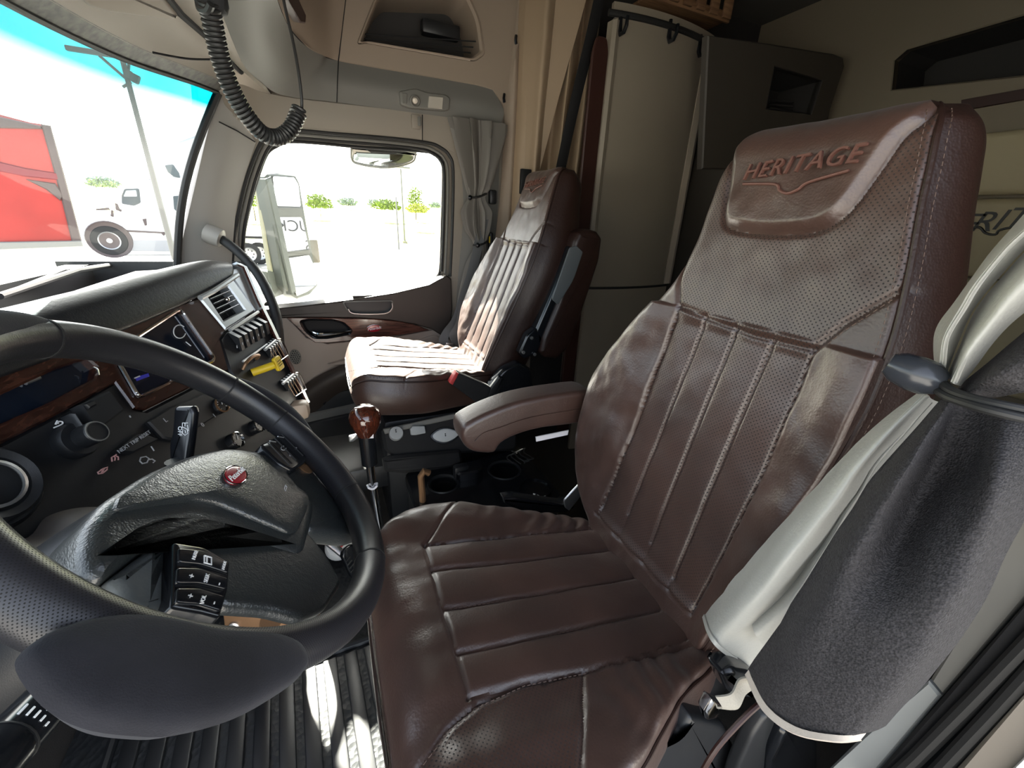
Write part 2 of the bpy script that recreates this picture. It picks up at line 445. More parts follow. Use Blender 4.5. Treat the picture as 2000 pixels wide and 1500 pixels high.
# ================================================================ setting: shell of the cab
def struct(name, mb, m, parent=None, smooth=True, angle=35):
    o = mb.build(name, m, parent, smooth, angle)
    if parent is None: o['kind'] = 'structure'
    return o
PY = 1.95
PD = Plane((0, PY, 0), (1, 0, 0), (0, 0, 1))         # inner face of the passenger wall
WIN = [(454, 520), (458, 455), (466, 410), (482, 345), (505, 285), (520, 268), (545, 258), (580, 254), (650, 260), (760, 269), (835, 278), (860, 287), (878, 303), (886, 335), (884, 450), (880, 540), (850, 552), (760, 577), (660, 592), (520, 606), (470, 610)]
GLA = [(478, 540), (476, 465), (490, 395), (506, 340), (522, 300), (540, 286), (565, 277), (625, 280), (687, 286), (760, 291), (837, 297), (860, 307), (866, 327), (863, 440), (859, 530), (845, 549), (770, 572), (662, 588), (520, 603), (480, 606)]
hole = PD.poly(WIN)
struct('wall_cowl', MB().box((-.56, 1.97, .47), (.56, .05, .98)), black)
wall = [(-.36, .0), (1.02, .0), (1.02, 1.57), (.0, 1.57), (-.10, 1.56), (-.20, 1.53), (-.262, 1.50), (-.40, 1.2), (-.49, .95), (-.49, .6)]
wp = struct('wall_passenger', MB().plate(PD, [(-.30, 0), (1.02, 0), (1.02, 1.66), (-.20, 1.66), (-.235, 1.52), (-.30, 1.05)], [hole], .03, .004), graybeige)
# door frame rebate round the window with its seals
PD2 = PD.off(-.035)
struct('window_1', MB().plate(PD2, [tuple(q) for q in PD2.poly([(x+(x-680)*.10, y+(y-430)*.10) for x, y in WIN])], [PD2.poly(GLA)], .03, .006), graybeige)
wroot = bpy.data.objects['window_1']
def seal(px, P, r, m, nm, h=0, cut=None):
    q = [P.at(*P.uv(*p), h) for p in px]; q = [Vector(p) for p in cr([tuple(v) for v in q], 5)]
    return MB().tube(q, r, 8).build(nm, m, wroot)
seal(WIN[:16], PD, .008, rubber, 'rubber_seal', -.006)
seal([(x+(680-x)*.045, y+(430-y)*.045) for x, y in WIN[:16]], PD, .006, graytrim, 'seal_lip', -.018)
seal([(x+(680-x)*.075, y+(430-y)*.075) for x, y in WIN[:16]], PD, .007, rubber, 'rubber_seal', -.026)
seal(GLA[:16], PD2, .006, rubber, 'glass_seal', .0)
sideglass = glass_mat('side glass', (.95, .97, .95))
PG = PD.off(-.055)
MB().plate(PG, PG.poly([(x+(x-680)*.03, y+(y-430)*.03) for x, y in GLA]), (), .004).build('pane', sideglass, wroot, False)
# B pillar column and rear lip behind the door
struct('trim_1', MB().grid(rgrid([[pt(890, 245, 'y', 1.95), pt(905, 400, 'y', 1.95), pt(893, 560, 'y', 1.95), pt(885, 700, 'y', 1.95)], [pt(945, 245, 'y', 1.935), pt(945, 400, 'y', 1.935), pt(930, 560, 'y', 1.935), pt(925, 700, 'y', 1.935)],
    [pt(978, 245, 'y', 1.94), pt(972, 400, 'y', 1.94), pt(960, 560, 'y', 1.94), pt(950, 700, 'y', 1.94)]], 6, 6)), graytrim)
# windscreen: curved glass with a shade band ---------------------------------
WT = [(-.10, -.30, 1.40), (.4, -.43, 1.425), (1.0, -.415, 1.435), (1.4, -.37, 1.46), (1.7, -.285, 1.49), (1.83, -.248, 1.50)]
WB = [(-.10, -.56, .98), (.4, -.66, .975), (1.0, -.645, .985), (1.4, -.585, .975), (1.7, -.505, .96), (1.83, -.475, .955)]
def wt(y): a = interp(WT, y); return Vector((a[0], y, a[1]))
def wb(y): a = interp(WB, y); return Vector((a[0], y, a[1]))
ys = [-.1+1.93*i/36 for i in range(37)]
rows = []; NG = 12
for j in range(NG+1):
    t = j/NG; rows.append([wb(y).lerp(wt(y), t)+Vector((-.03*math.sin(math.pi*t), 0, 0)) for y in ys])
gb = MB().grid(rows); me = gb.mesh('windscreen_glass'); ul = me.uv_layers.new(name='UVMap')
for p in me.polygons:
    for li, vi in zip(p.loop_indices, p.vertices): ul.data[li].uv = ((vi % 37)/36, (vi//37)/NG)
shade = glass_mat('windscreen glass', (.93, .97, .95), ior=1.16, band=(.58, .93, (.0006, .085, .105)))
link('window_2', me, None, shade)['kind'] = 'structure'
wsr = bpy.data.objects['window_2']
MB().tube([rows[j][-1] for j in range(NG+1)], .012, 8).build('glass_seal', rubber, wsr)
MB().tube([q+Vector((.0, 0, .0)) for q in rows[-1]], .006, 8).build('glass_seal', rubber, wsr)
frit = mat('speckled glass border', (.055, .055, .045), .5, var=.8, vscale=60)
hd0 = [wt(y) for y in ys]
struct('trim_2', MB().grid([[q+Vector((-.004, 0, .0)) for q in hd0], [q+Vector((.035, 0, .028)) for q in hd0]]), frit)
# front header with folded sun visors
_sp = sorted([tuple(pt(x, y, 'z', z)) for x, y, z in ((200, -130, 1.58), (270, -60, 1.58), (318, -10, 1.58), (345, 25, 1.578), (385, 60, 1.575), (430, 100, 1.57), (475, 148, 1.563), (530, 183, 1.553))], key=lambda p: p[1])
_st = [(p[1], p[0], p[2]) for p in _sp]
def seam3(y): a = interp(_st, y); return Vector((a[0], y, a[1]))
r0 = [q+Vector((.033, 0, .026)) for q in hd0]
hgrid = []
for t in (0, .15, .35, .6, .85, 1): hgrid.append([a.lerp(seam3(y), t)+Vector((0, 0, .02*math.sin(math.pi*t))) for a, y in zip(r0, ys)])
struct('trim_3', MB().sheet(hgrid, .012), graybeige)
struct('trim_4', MB().tube([seam3(y)+Vector((.004, 0, .004)) for y in ys], .009, 8), blackm)
# A pillar
struct('trim_5', MB().sheet(rgrid([[pt(428, 172, 'y', 1.84), pt(405, 260, 'y', 1.84), pt(377, 380, 'y', 1.84), pt(343, 525, 'y', 1.84)],
   [pt(462, 225, 'y', 1.875), pt(440, 310, 'y', 1.875), pt(418, 400, 'y', 1.875), pt(390, 535, 'y', 1.875)],
   [pt(500, 278, 'y', 1.945), pt(478, 345, 'y', 1.945), pt(460, 420, 'y', 1.945), pt(450, 560, 'y', 1.945)]], 8, 8), .02), pillarm)
MB().tube([pt(428, 238, 'y', 1.835), pt(462, 255, 'y', 1.868), pt(498, 277, 'y', 1.935)], .0022, 6).build('trim_seam', blackm, bpy.data.objects['trim_5'])
# header panel between the windscreen corner, the window and the overhead cabinet
struct('trim_6', MB().sheet(rgrid([
   [pt(428, 172, 'y', 1.84), pt(470, 165, 'y', 1.86), pt(520, 182, 'y', 1.90), pt(600, 195, 'y', 1.93), pt(740, 211, 'y', 1.93), pt(860, 227, 'y', 1.93), pt(978, 243, 'y', 1.93)],
   [pt(440, 205, 'y', 1.85), pt(480, 205, 'y', 1.88), pt(520, 218, 'y', 1.915), pt(600, 225, 'y', 1.935), pt(740, 240, 'y', 1.935), pt(860, 255, 'y', 1.935), pt(980, 262, 'y', 1.935)],
   [pt(462, 226, 'y', 1.87), pt(500, 258, 'y', 1.92), pt(535, 251, 'y', 1.943), pt(600, 249, 'y', 1.945), pt(740, 263, 'y', 1.945), pt(840, 275, 'y', 1.945), pt(890, 300, 'y', 1.945)]], 6, 6), .008), graybeige)
hdr = bpy.data.objects['trim_6']
MB().tube([pt(825, 224, 'y', 1.927), pt(825, 250, 'y', 1.931), pt(825, 276, 'y', 1.942)], .0018, 6).build('trim_seam', blackm, hdr)
MB().box(pt(812, 238, 'y', 1.928), (.035, .02, .05), bev=.004).build('sensor_box', graybeige, hdr)
MB().box(pt(819, 237, 'y', 1.918), (.014, .012, .032), bev=.003).build('sensor_lens', graytrim, hdr)
# grey valance strip
VL = [(425, 0, 1.42), (450, 70, 1.55), (478, 130, 1.68), (515, 166, 1.80), (560, 188, 1.88), (660, 200, 1.925), (815, 221, 1.925), (930, 236, 1.925), (978, 242, 1.925)]
VM = [(485, 0, 1.40), (505, 60, 1.52), (528, 108, 1.65), (560, 137, 1.78), (595, 150, 1.87), (660, 160, 1.905), (815, 184, 1.905), (930, 202, 1.905), (984, 215, 1.915)]
VU = [(540, -5, 1.42), (553, 30, 1.55), (572, 65, 1.67), (600, 92, 1.80), (632, 109, 1.88), (661, 119, 1.925), (815, 146, 1.925), (930, 166, 1.925), (962, 175, 1.925)]
struct('trim_7', MB().sheet(rgrid([[pt(x, y, 'y', q) for x, y, q in r_] for r_ in (VL, VM, VU)], 6, 6), .01), graytrim)
val = bpy.data.objects['trim_7']
MB().tube([pt(661, 119, 'y', 1.922), pt(659, 160, 'y', 1.902), pt(658, 200, 'y', 1.922)], .0018, 6).build('trim_seam', blackm, val)
# lip of the overhead shelf between windscreen seam and valance
lip = [[pt(x, y, 'z', z)+Vector((.008, 0, .006)) for x, y, z in ((270, -60, 1.58), (318, -10, 1.58), (345, 25, 1.578), (398, 72, 1.573), (455, 126, 1.566), (530, 183, 1.553))],
       [pt(x, y, 'y', q) for x, y, q in ((385, -110, 1.15), (405, -50, 1.30), (425, 0, 1.42), (450, 70, 1.55), (478, 130, 1.68), (520, 170, 1.81))]]
struct('trim_8', MB().grid(rgrid([lip[0], [a.lerp(b, .5)+Vector((0, 0, -.012)) for a, b in zip(*lip)], lip[1]], 5, 5)), graybeige)
# tan overhead cabinet above the door, with a rounded opening -------------------------------------
cab = empty('trim_9', (0, 1.93, 1.6), kind='structure')
PT = Plane((0, 1.922, 0), (1, 0, 0), (0, 0, 1))
op = rpoly([(706, 82), (738, 2), (760, -22), (905, -14), (930, 40), (938, 100), (920, 113), (722, 80)], .3, 4)
op_o = PT.poly([(x+(x-820)*.07, y+(y-45)*.10) for x, y in op]); opi = PT.poly(op)
MB().plate(PT, PT.poly([(661, 119), (815, 146), (930, 166), (962, 175), (982, 205), (988, 243), (996, 200), (1008, 100), (1018, 0), (1030, -120), (690, -120), (675, 0)]), [op_o], .02, .003).build('cabinet_face', tan, cab)
li = MB(); n_ = len(op)
li.rings([[PT.at(*p, .004) for p in op_o], [PT.at(*p, .007) for p in [((a[0]+b[0])/2, (a[1]+b[1])/2) for a, b in zip(op_o, opi)]], [PT.at(*p, -.004) for p in opi], [PT.at(*p, -.2) for p in opi]], False)
li.build('opening_lip', tan, cab)
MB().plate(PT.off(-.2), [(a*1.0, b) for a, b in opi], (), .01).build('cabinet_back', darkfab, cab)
MB().grid(rgrid([[pt(x, y, 'y', q) for x, y, q in ((500, -90, 1.30), (530, -40, 1.42), (600, -60, 1.75), (690, -120, 1.92))],
   [pt(x, y, 'y', q) for x, y, q in ((540, -5, 1.42), (572, 10, 1.6), (630, 5, 1.86), (676, 0, 1.92))],
   [pt(x, y, 'y', q) for x, y, q in ((565, 52, 1.63), (592, 72, 1.76), (635, 85, 1.88), (668, 70, 1.921))],
   [pt(x, y, 'y', q) for x, y, q in ((600, 92, 1.80), (618, 103, 1.85), (645, 114, 1.91), (661, 119, 1.923))]], 6, 6)).build('cabinet_corner', tan, cab)
MB().tube([PT.at(*PT.uv(677, -20), .002), PT.at(*PT.uv(661, 119), .002)], .0018, 6).build('trim_seam', blackm, cab)
PC = Plane(pt(585, 20, 'y', 1.63), (pt(612, 55, 'y', 1.79)-pt(585, 20, 'y', 1.63)), (0, 0, 1)).off(.006)
MB().plate(PC, PC.poly([(558, -10), (580, -10), (598, 30), (597, 46), (588, 44), (570, 15)]), (), .02, .003).build('side_opening', browntrim, cab)
net = MB()
for k in range(5):
    a = PT.uv(708+6*k, 60+6*k); b = PT.uv(934-2*k, 76+8*k)
    net.tube([PT.at(*a, -.03-.02*k), PT.at(*b, -.03-.02*k)], .0025, 5)
net.build('retaining_net', blackm, cab)
MB().box(pt(860, 60, 'y', 2.05), (.16, .05, .05), bev=.01).build('stowed_box', black, cab)
# roof, sleeper, driver side
struct('ceiling', MB().box((1.12, .95, 2.2), (2.55, 2.4, .04)), ceilm)
struct('wall_front_upper', MB().box((-.13, .95, 1.92), (.04, 2.3, .58)), tan)
struct('floor', MB().box((.79, .95, -.02), (3.2, 2.3, .04)), carpet)
struct('wall_front', MB().box((-.78, .95, .45), (.06, 2.2, 1.0)), blackm)
struct('wall_sleeper_driver', MB().box((1.52, -.08, 1.1), (1.7, .04, 2.2)), sleepm)
struct('wall_sky_blocker', MB().box((.2, -.10, 1.88), (1.2, .04, .62)), graybeige)  # added out of view, only to block sky light from above
struct('wall_sleeper_passenger', MB().box((1.7, 1.98, 1.1), (1.4, .04, 2.2)), darkfab)
struct('wall_upper_passenger', MB().box((.6, 2.16, 1.85), (1.5, .04, .75)), darkfab)
struct('wall_sun_blocker', MB().box((-.30, .95, 1.655), (.36, 2.3, .05)), graybeige)  # slab added out of view to stop sun leaking in over the header
PR = Plane((2.3, 0, 0), (0, 1, 0), (0, 0, 1))
shelf = PR.poly([(1742, 175), (1748, 118), (1772, 97), (2030, 22), (2120, 5), (2120, 120), (2030, 143)])
wr = struct('wall_rear', MB().plate(PR, [(-.1, 0), (2.0, 0), (2.0, 2.2), (-.1, 2.2)], [shelf], .03, .006), sleepm)
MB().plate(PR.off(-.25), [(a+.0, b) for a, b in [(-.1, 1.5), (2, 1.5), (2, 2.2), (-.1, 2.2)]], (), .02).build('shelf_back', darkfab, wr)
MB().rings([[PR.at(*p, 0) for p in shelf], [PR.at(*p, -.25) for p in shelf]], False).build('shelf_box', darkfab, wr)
MB().plate(PR.off(.012), PR.poly([(1880, 196), (2080, 160), (2080, 182), (1880, 217)]), (), .012, .002).build('brown_band', browntrim, wr)
PC2 = PR.off(.05)
cu = MB(); 
for a, b in ((.62, 1.02), (1.025, 1.30), (1.31, 1.52)):
    puff(cu, PC2, rrect(.6, (a+b)/2, 1.5, b-a, .03), .05, .022)
cu.build('wall_cushion', mat('cream wall cushion', (.42, .36, .23), .55, bump=.1, scale=500), wr)
# lettering stitched on the rear cushion
_r, _t = PC2.uv(1919, 435), PC2.uv(1981, 428); _p = (_t[0]-_r[0])/2; _q = (_t[1]-_r[1])/2
def rear_text(body, i):
    return text('lettering', body, PC2, 0, 0, .098, black, wr, ext=.0008, shear=.28, h=.002, uvpos=(_r[0]+_p*i, _r[1]+_q*i))
for k, ch in enumerate('HERITAGE'): rear_text(ch, k-2)
MB().tube([PC2.at(*PC2.uv(x, y), .002) for x, y in cr([(1780, 462), (1880, 450), (1912, 444), (1925, 455), (1945, 458), (1965, 446), (2090, 430)], 5)], .004, 6).build('winged_line', black, wr)
MB().lathe(pt(1682, 18, 'z', 2.175), (0, 0, -1), [(.0, -.005), (.12, -.005), (.125, .01), (.11, .022), (.085, .024), (.0, .024)], 28).build('dome_light', mat('dome light lens', (.32, .30, .26), .4), bpy.data.objects['ceiling'])
# shelf unit at the far side of the sleeper
PS = Plane((0, 1.42, 0), (1, 0, 0), (0, 0, 1))
sh = PS.poly([(1513, 130), (1606, 158), (1585, 222), (1497, 212)])
so2 = struct('trim_10', MB().plate(PS, PS.poly([(1384, 68), (1500, 84), (1630, 105), (1648, 112), (1650, 130), (1622, 215), (1600, 330), (1372, 330)]), [sh], .03, .006), shelfm)
MB().box(PS.at(*PS.uv(1500, 215), -.23)+Vector((.14, 0, -.6)), (.50, .40, 1.15)).build('shelf_cabinet', shelfm, so2)
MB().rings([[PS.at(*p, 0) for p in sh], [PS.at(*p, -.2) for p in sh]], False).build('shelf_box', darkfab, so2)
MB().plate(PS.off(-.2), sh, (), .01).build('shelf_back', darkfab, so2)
for k in range(3): MB().tube([PS.at(*PS.uv(1545, 185+8*k), -.1), PS.at(*PS.uv(1592, 190+9*k), -.1)], .004, 6).build('rail', darkfab, so2)

# folded sun visor and the crease of the header
def hz(px, py, dz=0): return pt(px, py, 'z', 1.515+dz)
vz = MB(); VP0 = Plane(pt(250, 15, 'z', 1.50), pt(340, 40, 'z', 1.52)-pt(160, 0, 'z', 1.49), pt(300, -40, 'z', 1.545)-pt(250, 15, 'z', 1.50))
puff(vz, VP0, rpoly(VP0.poly([(150, -5), (178, 17), (215, 27), (300, 38), (336, 43), (352, 35), (300, -30), (220, -90), (60, -90)]), .2, 4), .02, .008, 4)
vz.build('sun_visor', graybeige, bpy.data.objects['trim_3'])
MB().tube([VP0.un(x, y)+VP0.n*.004 for x, y in cr([(296, 99), (330, 106), (370, 112), (418, 113)], 4)], .0022, 6).build('trim_seam', blackm, bpy.data.objects['trim_3'])
PAD = [(.050, .742), (.032, .70), (.020, .645), (.008, .620), (-.016, .611), (-.07, .608), (-.125, .614), (-.152, .633), (-.166, .675), (-.176, .712), (-.188, .735), (-.17, .775), (.03, .775)]
PAD = cr(PAD, 4, True)
BACK_ROWS = [(-.03, .095, -.200), (.02, .125, -.208), (.08, .185, -.214), (.14, .215, -.222), (.21, .226, -.232), (.29, .224, -.243), (.36, .196, -.250), (.43, .154, -.252), (.51, .098, -.245),
             (.576, .072, -.232), (.65, .067, -.214), (.70, .060, -.203), (.735, .035, -.192), (.757, .0, -.172)]
B_SEAMS = [[(.045, .487), (.052, .40), (.060, .25), (.078, .06)], [(-.012, .481), (-.004, .35), (.010, .09)], [(-.068, .477), (-.062, .3), (-.057, .078)],
           [(-.126, .474), (-.122, .3), (-.120, .06)], [(-.180, .477), (-.183, .3), (-.178, .14), (-.170, .035)], [(.085, .035), (-.165, .035)]]
B_TOPSEAM = [(.072, .575), (.060, .525), (.045, .487), (-.02, .480), (-.10, .474), (-.180, .477), (-.200, .515), (-.238, .562)]
K_ROWS = [(-.06, .115, -.205), (0, .138, -.227), (.08, .160, -.245), (.15, .180, -.272), (.21, .197, -.296), (.257, .212, -.305), (.32, .214, -.308), (.37, .200, -.304), (.41, .170, -.292), (.435, .135, -.272), (.452, .09, -.24)]
K_SEAMS = [[(.085, -.01), (.083, .2), (.080, .365)], [(.018, 0), (.024, .365)], [(-.056, .003), (-.050, .362)], [(-.126, .006), (-.120, .368)], [(-.195, .01), (-.184, .208), (-.177, .3), (-.176, .372)], [(.080, .365), (-.176, .372)]]
K_NEAR = [(-.235, .46), (-.20, .405), (-.184, .36), (-.177, .30), (-.184, .208), (-.275, .279), (-.32, .31)]
K_FAR = [(.215, .25), (.16, .30), (.080, .365)]

def surf_part(name, pts, faces, uvs, m, parent):
    used = sorted({i for f in faces for i in f}); mp = {k: i for i, k in enumerate(used)}
    me = bpy.data.meshes.new(name); me.from_pydata([tuple(pts[i]) for i in used], [], [[mp[i] for i in f] for f in faces])
    ul = me.uv_layers.new(name='UVMap')
    li = 0
    for f in faces:
        for i in f: ul.data[li].uv = uvs[i]; li += 1
    me.polygons.foreach_set('use_smooth', [True]*len(me.polygons)); me.update()
    return link(name, me, parent, m)

def pad_surface(P, rows, nv, nu, hfun, T, redge, rend, v1, side=.03, r0=None):
    """rows (v, far u, near u) -> points, ring size, front columns"""
    v0 = rows[0][0]; pts = []; uvs = []
    ns, nb = 9, 10
    for i in range(nv):
        q = i/(nv-1); q = q if q < .8 else .8+(q-.8)*1.0
        v = v0+(v1-v0)*(1-(1-q)**1.25)
        uf, un = interp(rows, v); wd = uf-un
        dend = roll(v1-v, rend)
        if r0: dend += roll(v-v0, r0)
        th = T(v)
        for k in range(nu):
            s_ = k/(nu-1); s_ = .5-.5*math.cos(math.pi*s_)*(.55+.45*1) if False else s_
            s_ = s_+.12*math.sin(2*math.pi*s_)*-1*.5 if False else s_
            s_ = (s_*.75+.25*(.5-.5*math.cos(math.pi*s_)))
            u = uf-wd*s_
            h = hfun(u, v, uf, un)-max(dend, roll((1-s_)*wd, redge[1]), roll(s_*wd, redge[0]))
            pts.append(P.at(u, v, h)); uvs.append((u, v))
        hn = -max(dend, redge[1]); hf = -max(dend, redge[0]); hb = -th+dend*.8
        for k in range(1, ns+1):
            t = k/(ns+1); a = math.sin(math.pi*t)
            pts.append(P.at(un-side*a, v, hn+(hb-hn)*t)); uvs.append((un-.12*t, v))
        for k in range(nb):
            t = k/(nb-1); pts.append(P.at(un+(uf-un)*t, v, hb-.02*math.sin(math.pi*t))); uvs.append((un+(uf-un)*t, v+1))
        for k in range(1, ns+1):
            t = k/(ns+1); a = math.sin(math.pi*t)
            pts.append(P.at(uf+side*a, v, hb+(hf-hb)*t)); uvs.append((uf+.12*(1-t), v))
    return pts, uvs, nu+2*ns+nb

def seat(name, label, pos, recline, tilt, group, zbase):
    x, y, z = pos; a = R(recline); t = R(tilt)
    B = Plane((x, y, z), (0, 1, 0), (math.sin(a), 0, math.cos(a))); K = Plane((x, y, z), (0, 1, 0), (-math.cos(t), 0, math.sin(t)))
    root = empty(name, (x-.2, y-.04, 0), label, 'seat', group)
    # backrest ---------------------------------------------------------
    sg = [seglist(q) for q in B_SEAMS]; ts = seglist(B_TOPSEAM); ps = seglist(PAD+PAD[:1])
    lines = lambda v: [interp([(p[1], p[0]) for p in sorted(q, key=lambda p: p[1])], v)[0] for q in B_SEAMS[:5]]
    def hb(u, v, uf, un):
        h = 0.0
        nz = mnoise.noise(Vector((u*14, v*14, 3.1)))*.0022+mnoise.noise(Vector((u*45, v*30, 1.7)))*.0009
        if v < .485:
            L = lines(v)
            if L[4] < u < L[0] and v > .035:
                h -= .007*sst(.485, .46, v)*sst(.03, .06, v)
                for i in range(4):
                    if L[i+1] <= u <= L[i]:
                        q = (u-L[i+1])/(L[i]-L[i+1]); h += .0045*(math.sin(math.pi*q)**.6)-.001
            else:
                e = (u-L[0]) if u >= L[0] else (L[4]-u)
                h += .014*sst(0, .05, e); nz *= 2.2
        d = dist_pl(u, v, ts); h -= .005*math.exp(-(d/.004)**2)
        for q in sg:
            d = dist_pl(u, v, q); h -= .0038*math.exp(-(d/.003)**2)
        d = dist_pl(u, v, ps)
        if inside(u, v, PAD): h += .010*sst(0, .016, d); nz *= 1.8
        h -= .004*math.exp(-(d/.0035)**2)
        return h+nz
    nv, nu = 300, 200
    pts, uvs, n = pad_surface(B, BACK_ROWS, nv, nu, hb, lambda v: .155-.05*sst(.5, .75, v), (.035, .007), .05, .757, .022)
    reg = {'backrest': [], 'headrest_pad': [], 'perforated_panel': [], 'bolster': []}
    TOPP = B_TOPSEAM+[(-.30, .58), (-.30, .9), (.2, .9), (.2, .6)]
    CH = [(.045, .487), (.052, .40), (.060, .25), (.078, .035), (-.170, .035), (-.178, .14), (-.183, .3), (-.180, .477)]
    for i in range(nv-1):
        for k in range(n):
            k2 = (k+1) % n; f = (i*n+k, (i+1)*n+k, (i+1)*n+k2, i*n+k2)
            if k < nu-1:
                u = (uvs[f[0]][0]+uvs[f[3]][0])/2; v = (uvs[f[0]][1]+uvs[f[1]][1])/2
                if inside(u, v, PAD): reg['headrest_pad'].append(f)
                elif inside(u, v, TOPP): reg['perforated_panel'].append(f)
                elif inside(u, v, CH): reg['perforated_panel'].append(f)
                else: reg['bolster'].append(f)
            else: reg['backrest'].append(f)
    reg['backrest'].append(tuple((nv-1)*n+k for k in range(n))); reg['backrest'].append(tuple(range(n))[::-1])
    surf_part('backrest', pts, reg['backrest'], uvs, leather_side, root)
    hp = surf_part('headrest_pad', pts, reg['headrest_pad'], uvs, leather, root)
    surf_part('perforated_panel', pts, reg['perforated_panel'], uvs, leather_perf, root)
    surf_part('bolster', pts, reg['bolster'], uvs, leather, root)
    tp = text('lettering', 'HERITAGE', B, 0, 0, .0285, embroid, hp, ang=R(4), shear=.25, ext=.0022, h=.0145, uvpos=(-.078, .690), spacing=1.12)
    wing = [(-.010, .672), (-.058, .669), (-.068, .661), (-.080, .657), (-.092, .661), (-.102, .669), (-.143, .679)]
    MB().tube([B.at(u, v, .0130) for u, v in cr(wing, 4)], .0019, 6).build('winged_line', embroid, hp)
    # piping and stitches along the near edge
    edge = []
    for i in range(70):
        v = -.02+.772*i/69; uf, un = interp(BACK_ROWS, v); edge.append((un, v, -roll(.757-v, .05)))
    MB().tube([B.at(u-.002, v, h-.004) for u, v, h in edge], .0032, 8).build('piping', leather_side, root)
    st = MB()
    def stitches(P, path, h, step=.0075, ln=.0044, r=.00052):
        pth = [Vector((p[0], p[1], p[2] if len(p) > 2 else 0)) for p in path]
        acc = 0
        for i in range(len(pth)-1):
            L = (pth[i+1]-pth[i]).length
            while acc < L:
                c = pth[i].lerp(pth[i+1], acc/L); d = (pth[i+1]-pth[i]).normalized()*ln*.5
                p0, p1 = c-d, c+d; st.tube([P.at(p0.x, p0.y, h+p0.z), P.at(p1.x, p1.y, h+p1.z)], r, 4)
                acc += step
            acc -= L
    stitches(B, [(u+.007, v, h) for u, v, h in edge], .0035)
    stitches(B, [(u-.009, v, h-.010) for u, v, h in edge], .001)
    for q in B_SEAMS[1:4]: stitches(B, q, -.0065)
    stitches(B, [(-.186, .47), (-.206, .507), (-.238, .552)], .008)
    # cushion ----------------------------------------------------------
    kg = [seglist(q) for q in K_SEAMS]; kn = seglist(K_NEAR); kf = seglist(K_FAR)
    def hk(u, v, uf, un):
        nz = mnoise.noise(Vector((u*12, v*12, 8.1)))*.003+mnoise.noise(Vector((u*40, v*26, 5.7)))*.001
        h = 0.0
        if -.185 < u < .083 and v < .368:
            for a_, b_ in ((.083, .021), (.021, -.053), (-.053, -.123), (-.123, -.185)):
                if b_ <= u <= a_:
                    q = (u-b_)/(a_-b_); h += .006*(math.sin(math.pi*q)**.6)-.003
        else:
            e = max(u-.083, -.185-u, 0); h += .012*sst(0, .06, e); nz *= 2
            if u > .05 or u < -.17:
                w_ = sst(.30, .05, v); h += w_*.0022*math.sin(v*150+u*60+mnoise.noise(Vector((u*20, v*8, 0)))*6)
        for q in kg+[kn, kf]:
            d = dist_pl(u, v, q); h -= .0035*math.exp(-(d/.003)**2)
        return h+nz
    nv, nu = 220, 190
    pts, uvs, n = pad_surface(K, K_ROWS, nv, nu, hk, lambda v: .12, (.05, .012), .06, .452, .015)
    reg = {'cushion': [], 'cushion_centre': [], 'cushion_bolster': []}
    CC = [(.085, -.01), (.080, .365), (-.176, .372), (-.177, .3), (-.184, .208), (-.195, .01)]
    NB = K_NEAR+[(-.4, .4), (-.3, .5)]
    for i in range(nv-1):
        for k in range(n):
            k2 = (k+1) % n; f = (i*n+k, (i+1)*n+k, (i+1)*n+k2, i*n+k2)
            if k < nu-1:
                u = (uvs[f[0]][0]+uvs[f[3]][0])/2; v = (uvs[f[0]][1]+uvs[f[1]][1])/2
                reg['cushion_centre' if inside(u, v, CC) else 'cushion_bolster' if inside(u, v, NB) else 'cushion'].append(f)
            else: reg['cushion'].append(f)
    reg['cushion'].append(tuple((nv-1)*n+k for k in range(n))); reg['cushion'].append(tuple(range(n))[::-1])
    surf_part('cushion', pts, reg['cushion'], uvs, leather, root)
    surf_part('cushion_centre', pts, reg['cushion_centre'], uvs, leather, root)
    surf_part('cushion_bolster', pts, reg['cushion_bolster'], uvs, leather_perf, root)
    kedge = []
    for i in range(60):
        v = -.04+.49*i/59; uf, un = interp(K_ROWS, v); kedge.append((un, v, -roll(.452-v, .06)))
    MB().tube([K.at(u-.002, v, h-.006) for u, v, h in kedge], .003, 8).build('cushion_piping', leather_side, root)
    stitches(K, [(u+.008, v, h) for u, v, h in kedge], .004)
    for q in K_SEAMS[1:4]: stitches(K, q, -.0045)
    stitches(K, [(p[0]-.005, p[1]) for p in K_NEAR[:5]], .002)
    so_ = st.build('stitching', thread, root, smooth=False); so_['kind'] = 'stuff'
    # gap cloth and shell
    MB().box(K.at(-.05, -.045, -.075), (.10, .36, .07), bev=.02).build('crease_lining', blackm, root)
    return root, B, K
DSEAT, DB, DK = seat('driver_chair', 'brown leather driver seat behind the steering wheel', (.456, .46, .549), 10, 13, 'brown leather cab seats', .3)
PSEAT, PB, PK = seat('passenger_chair', 'brown leather passenger seat by the far door, sunlit cushion', (.488, 1.511, .632), 21, 8, 'brown leather cab seats', .4)
# ================================================================ passenger door (closed), part of the shell
door = empty('door_1', (.1, 1.95, .0), kind='structure')
DP = PD.off(.022)                                    # door card
def card(name, px, m, h=0, th=.02, bev=.004, P=DP, rr=None, holes=(), parent=None):
    Q = P.off(h); poly = Q.poly(px)
    if rr: poly = rpoly(poly, rr, 4)
    return MB().plate(Q, poly, [Q.poly(hh) for hh in holes], th, bev).build(name, m, parent or door)
TOPL = [(400, 618), (500, 606), (590, 597), (662, 588), (700, 583), (770, 572), (838, 556), (858, 545), (872, 538), (882, 545)]
card('upper_panel', TOPL+[(884, 600), (878, 662), (862, 656), (845, 644), (810, 634), (760, 626), (700, 622), (620, 621), (500, 622), (400, 630)], brownp, 0, .025, .006,
     holes=[rpoly([(672, 590), (765, 588), (765, 606), (752, 612), (690, 612), (678, 604)], .25, 3)])
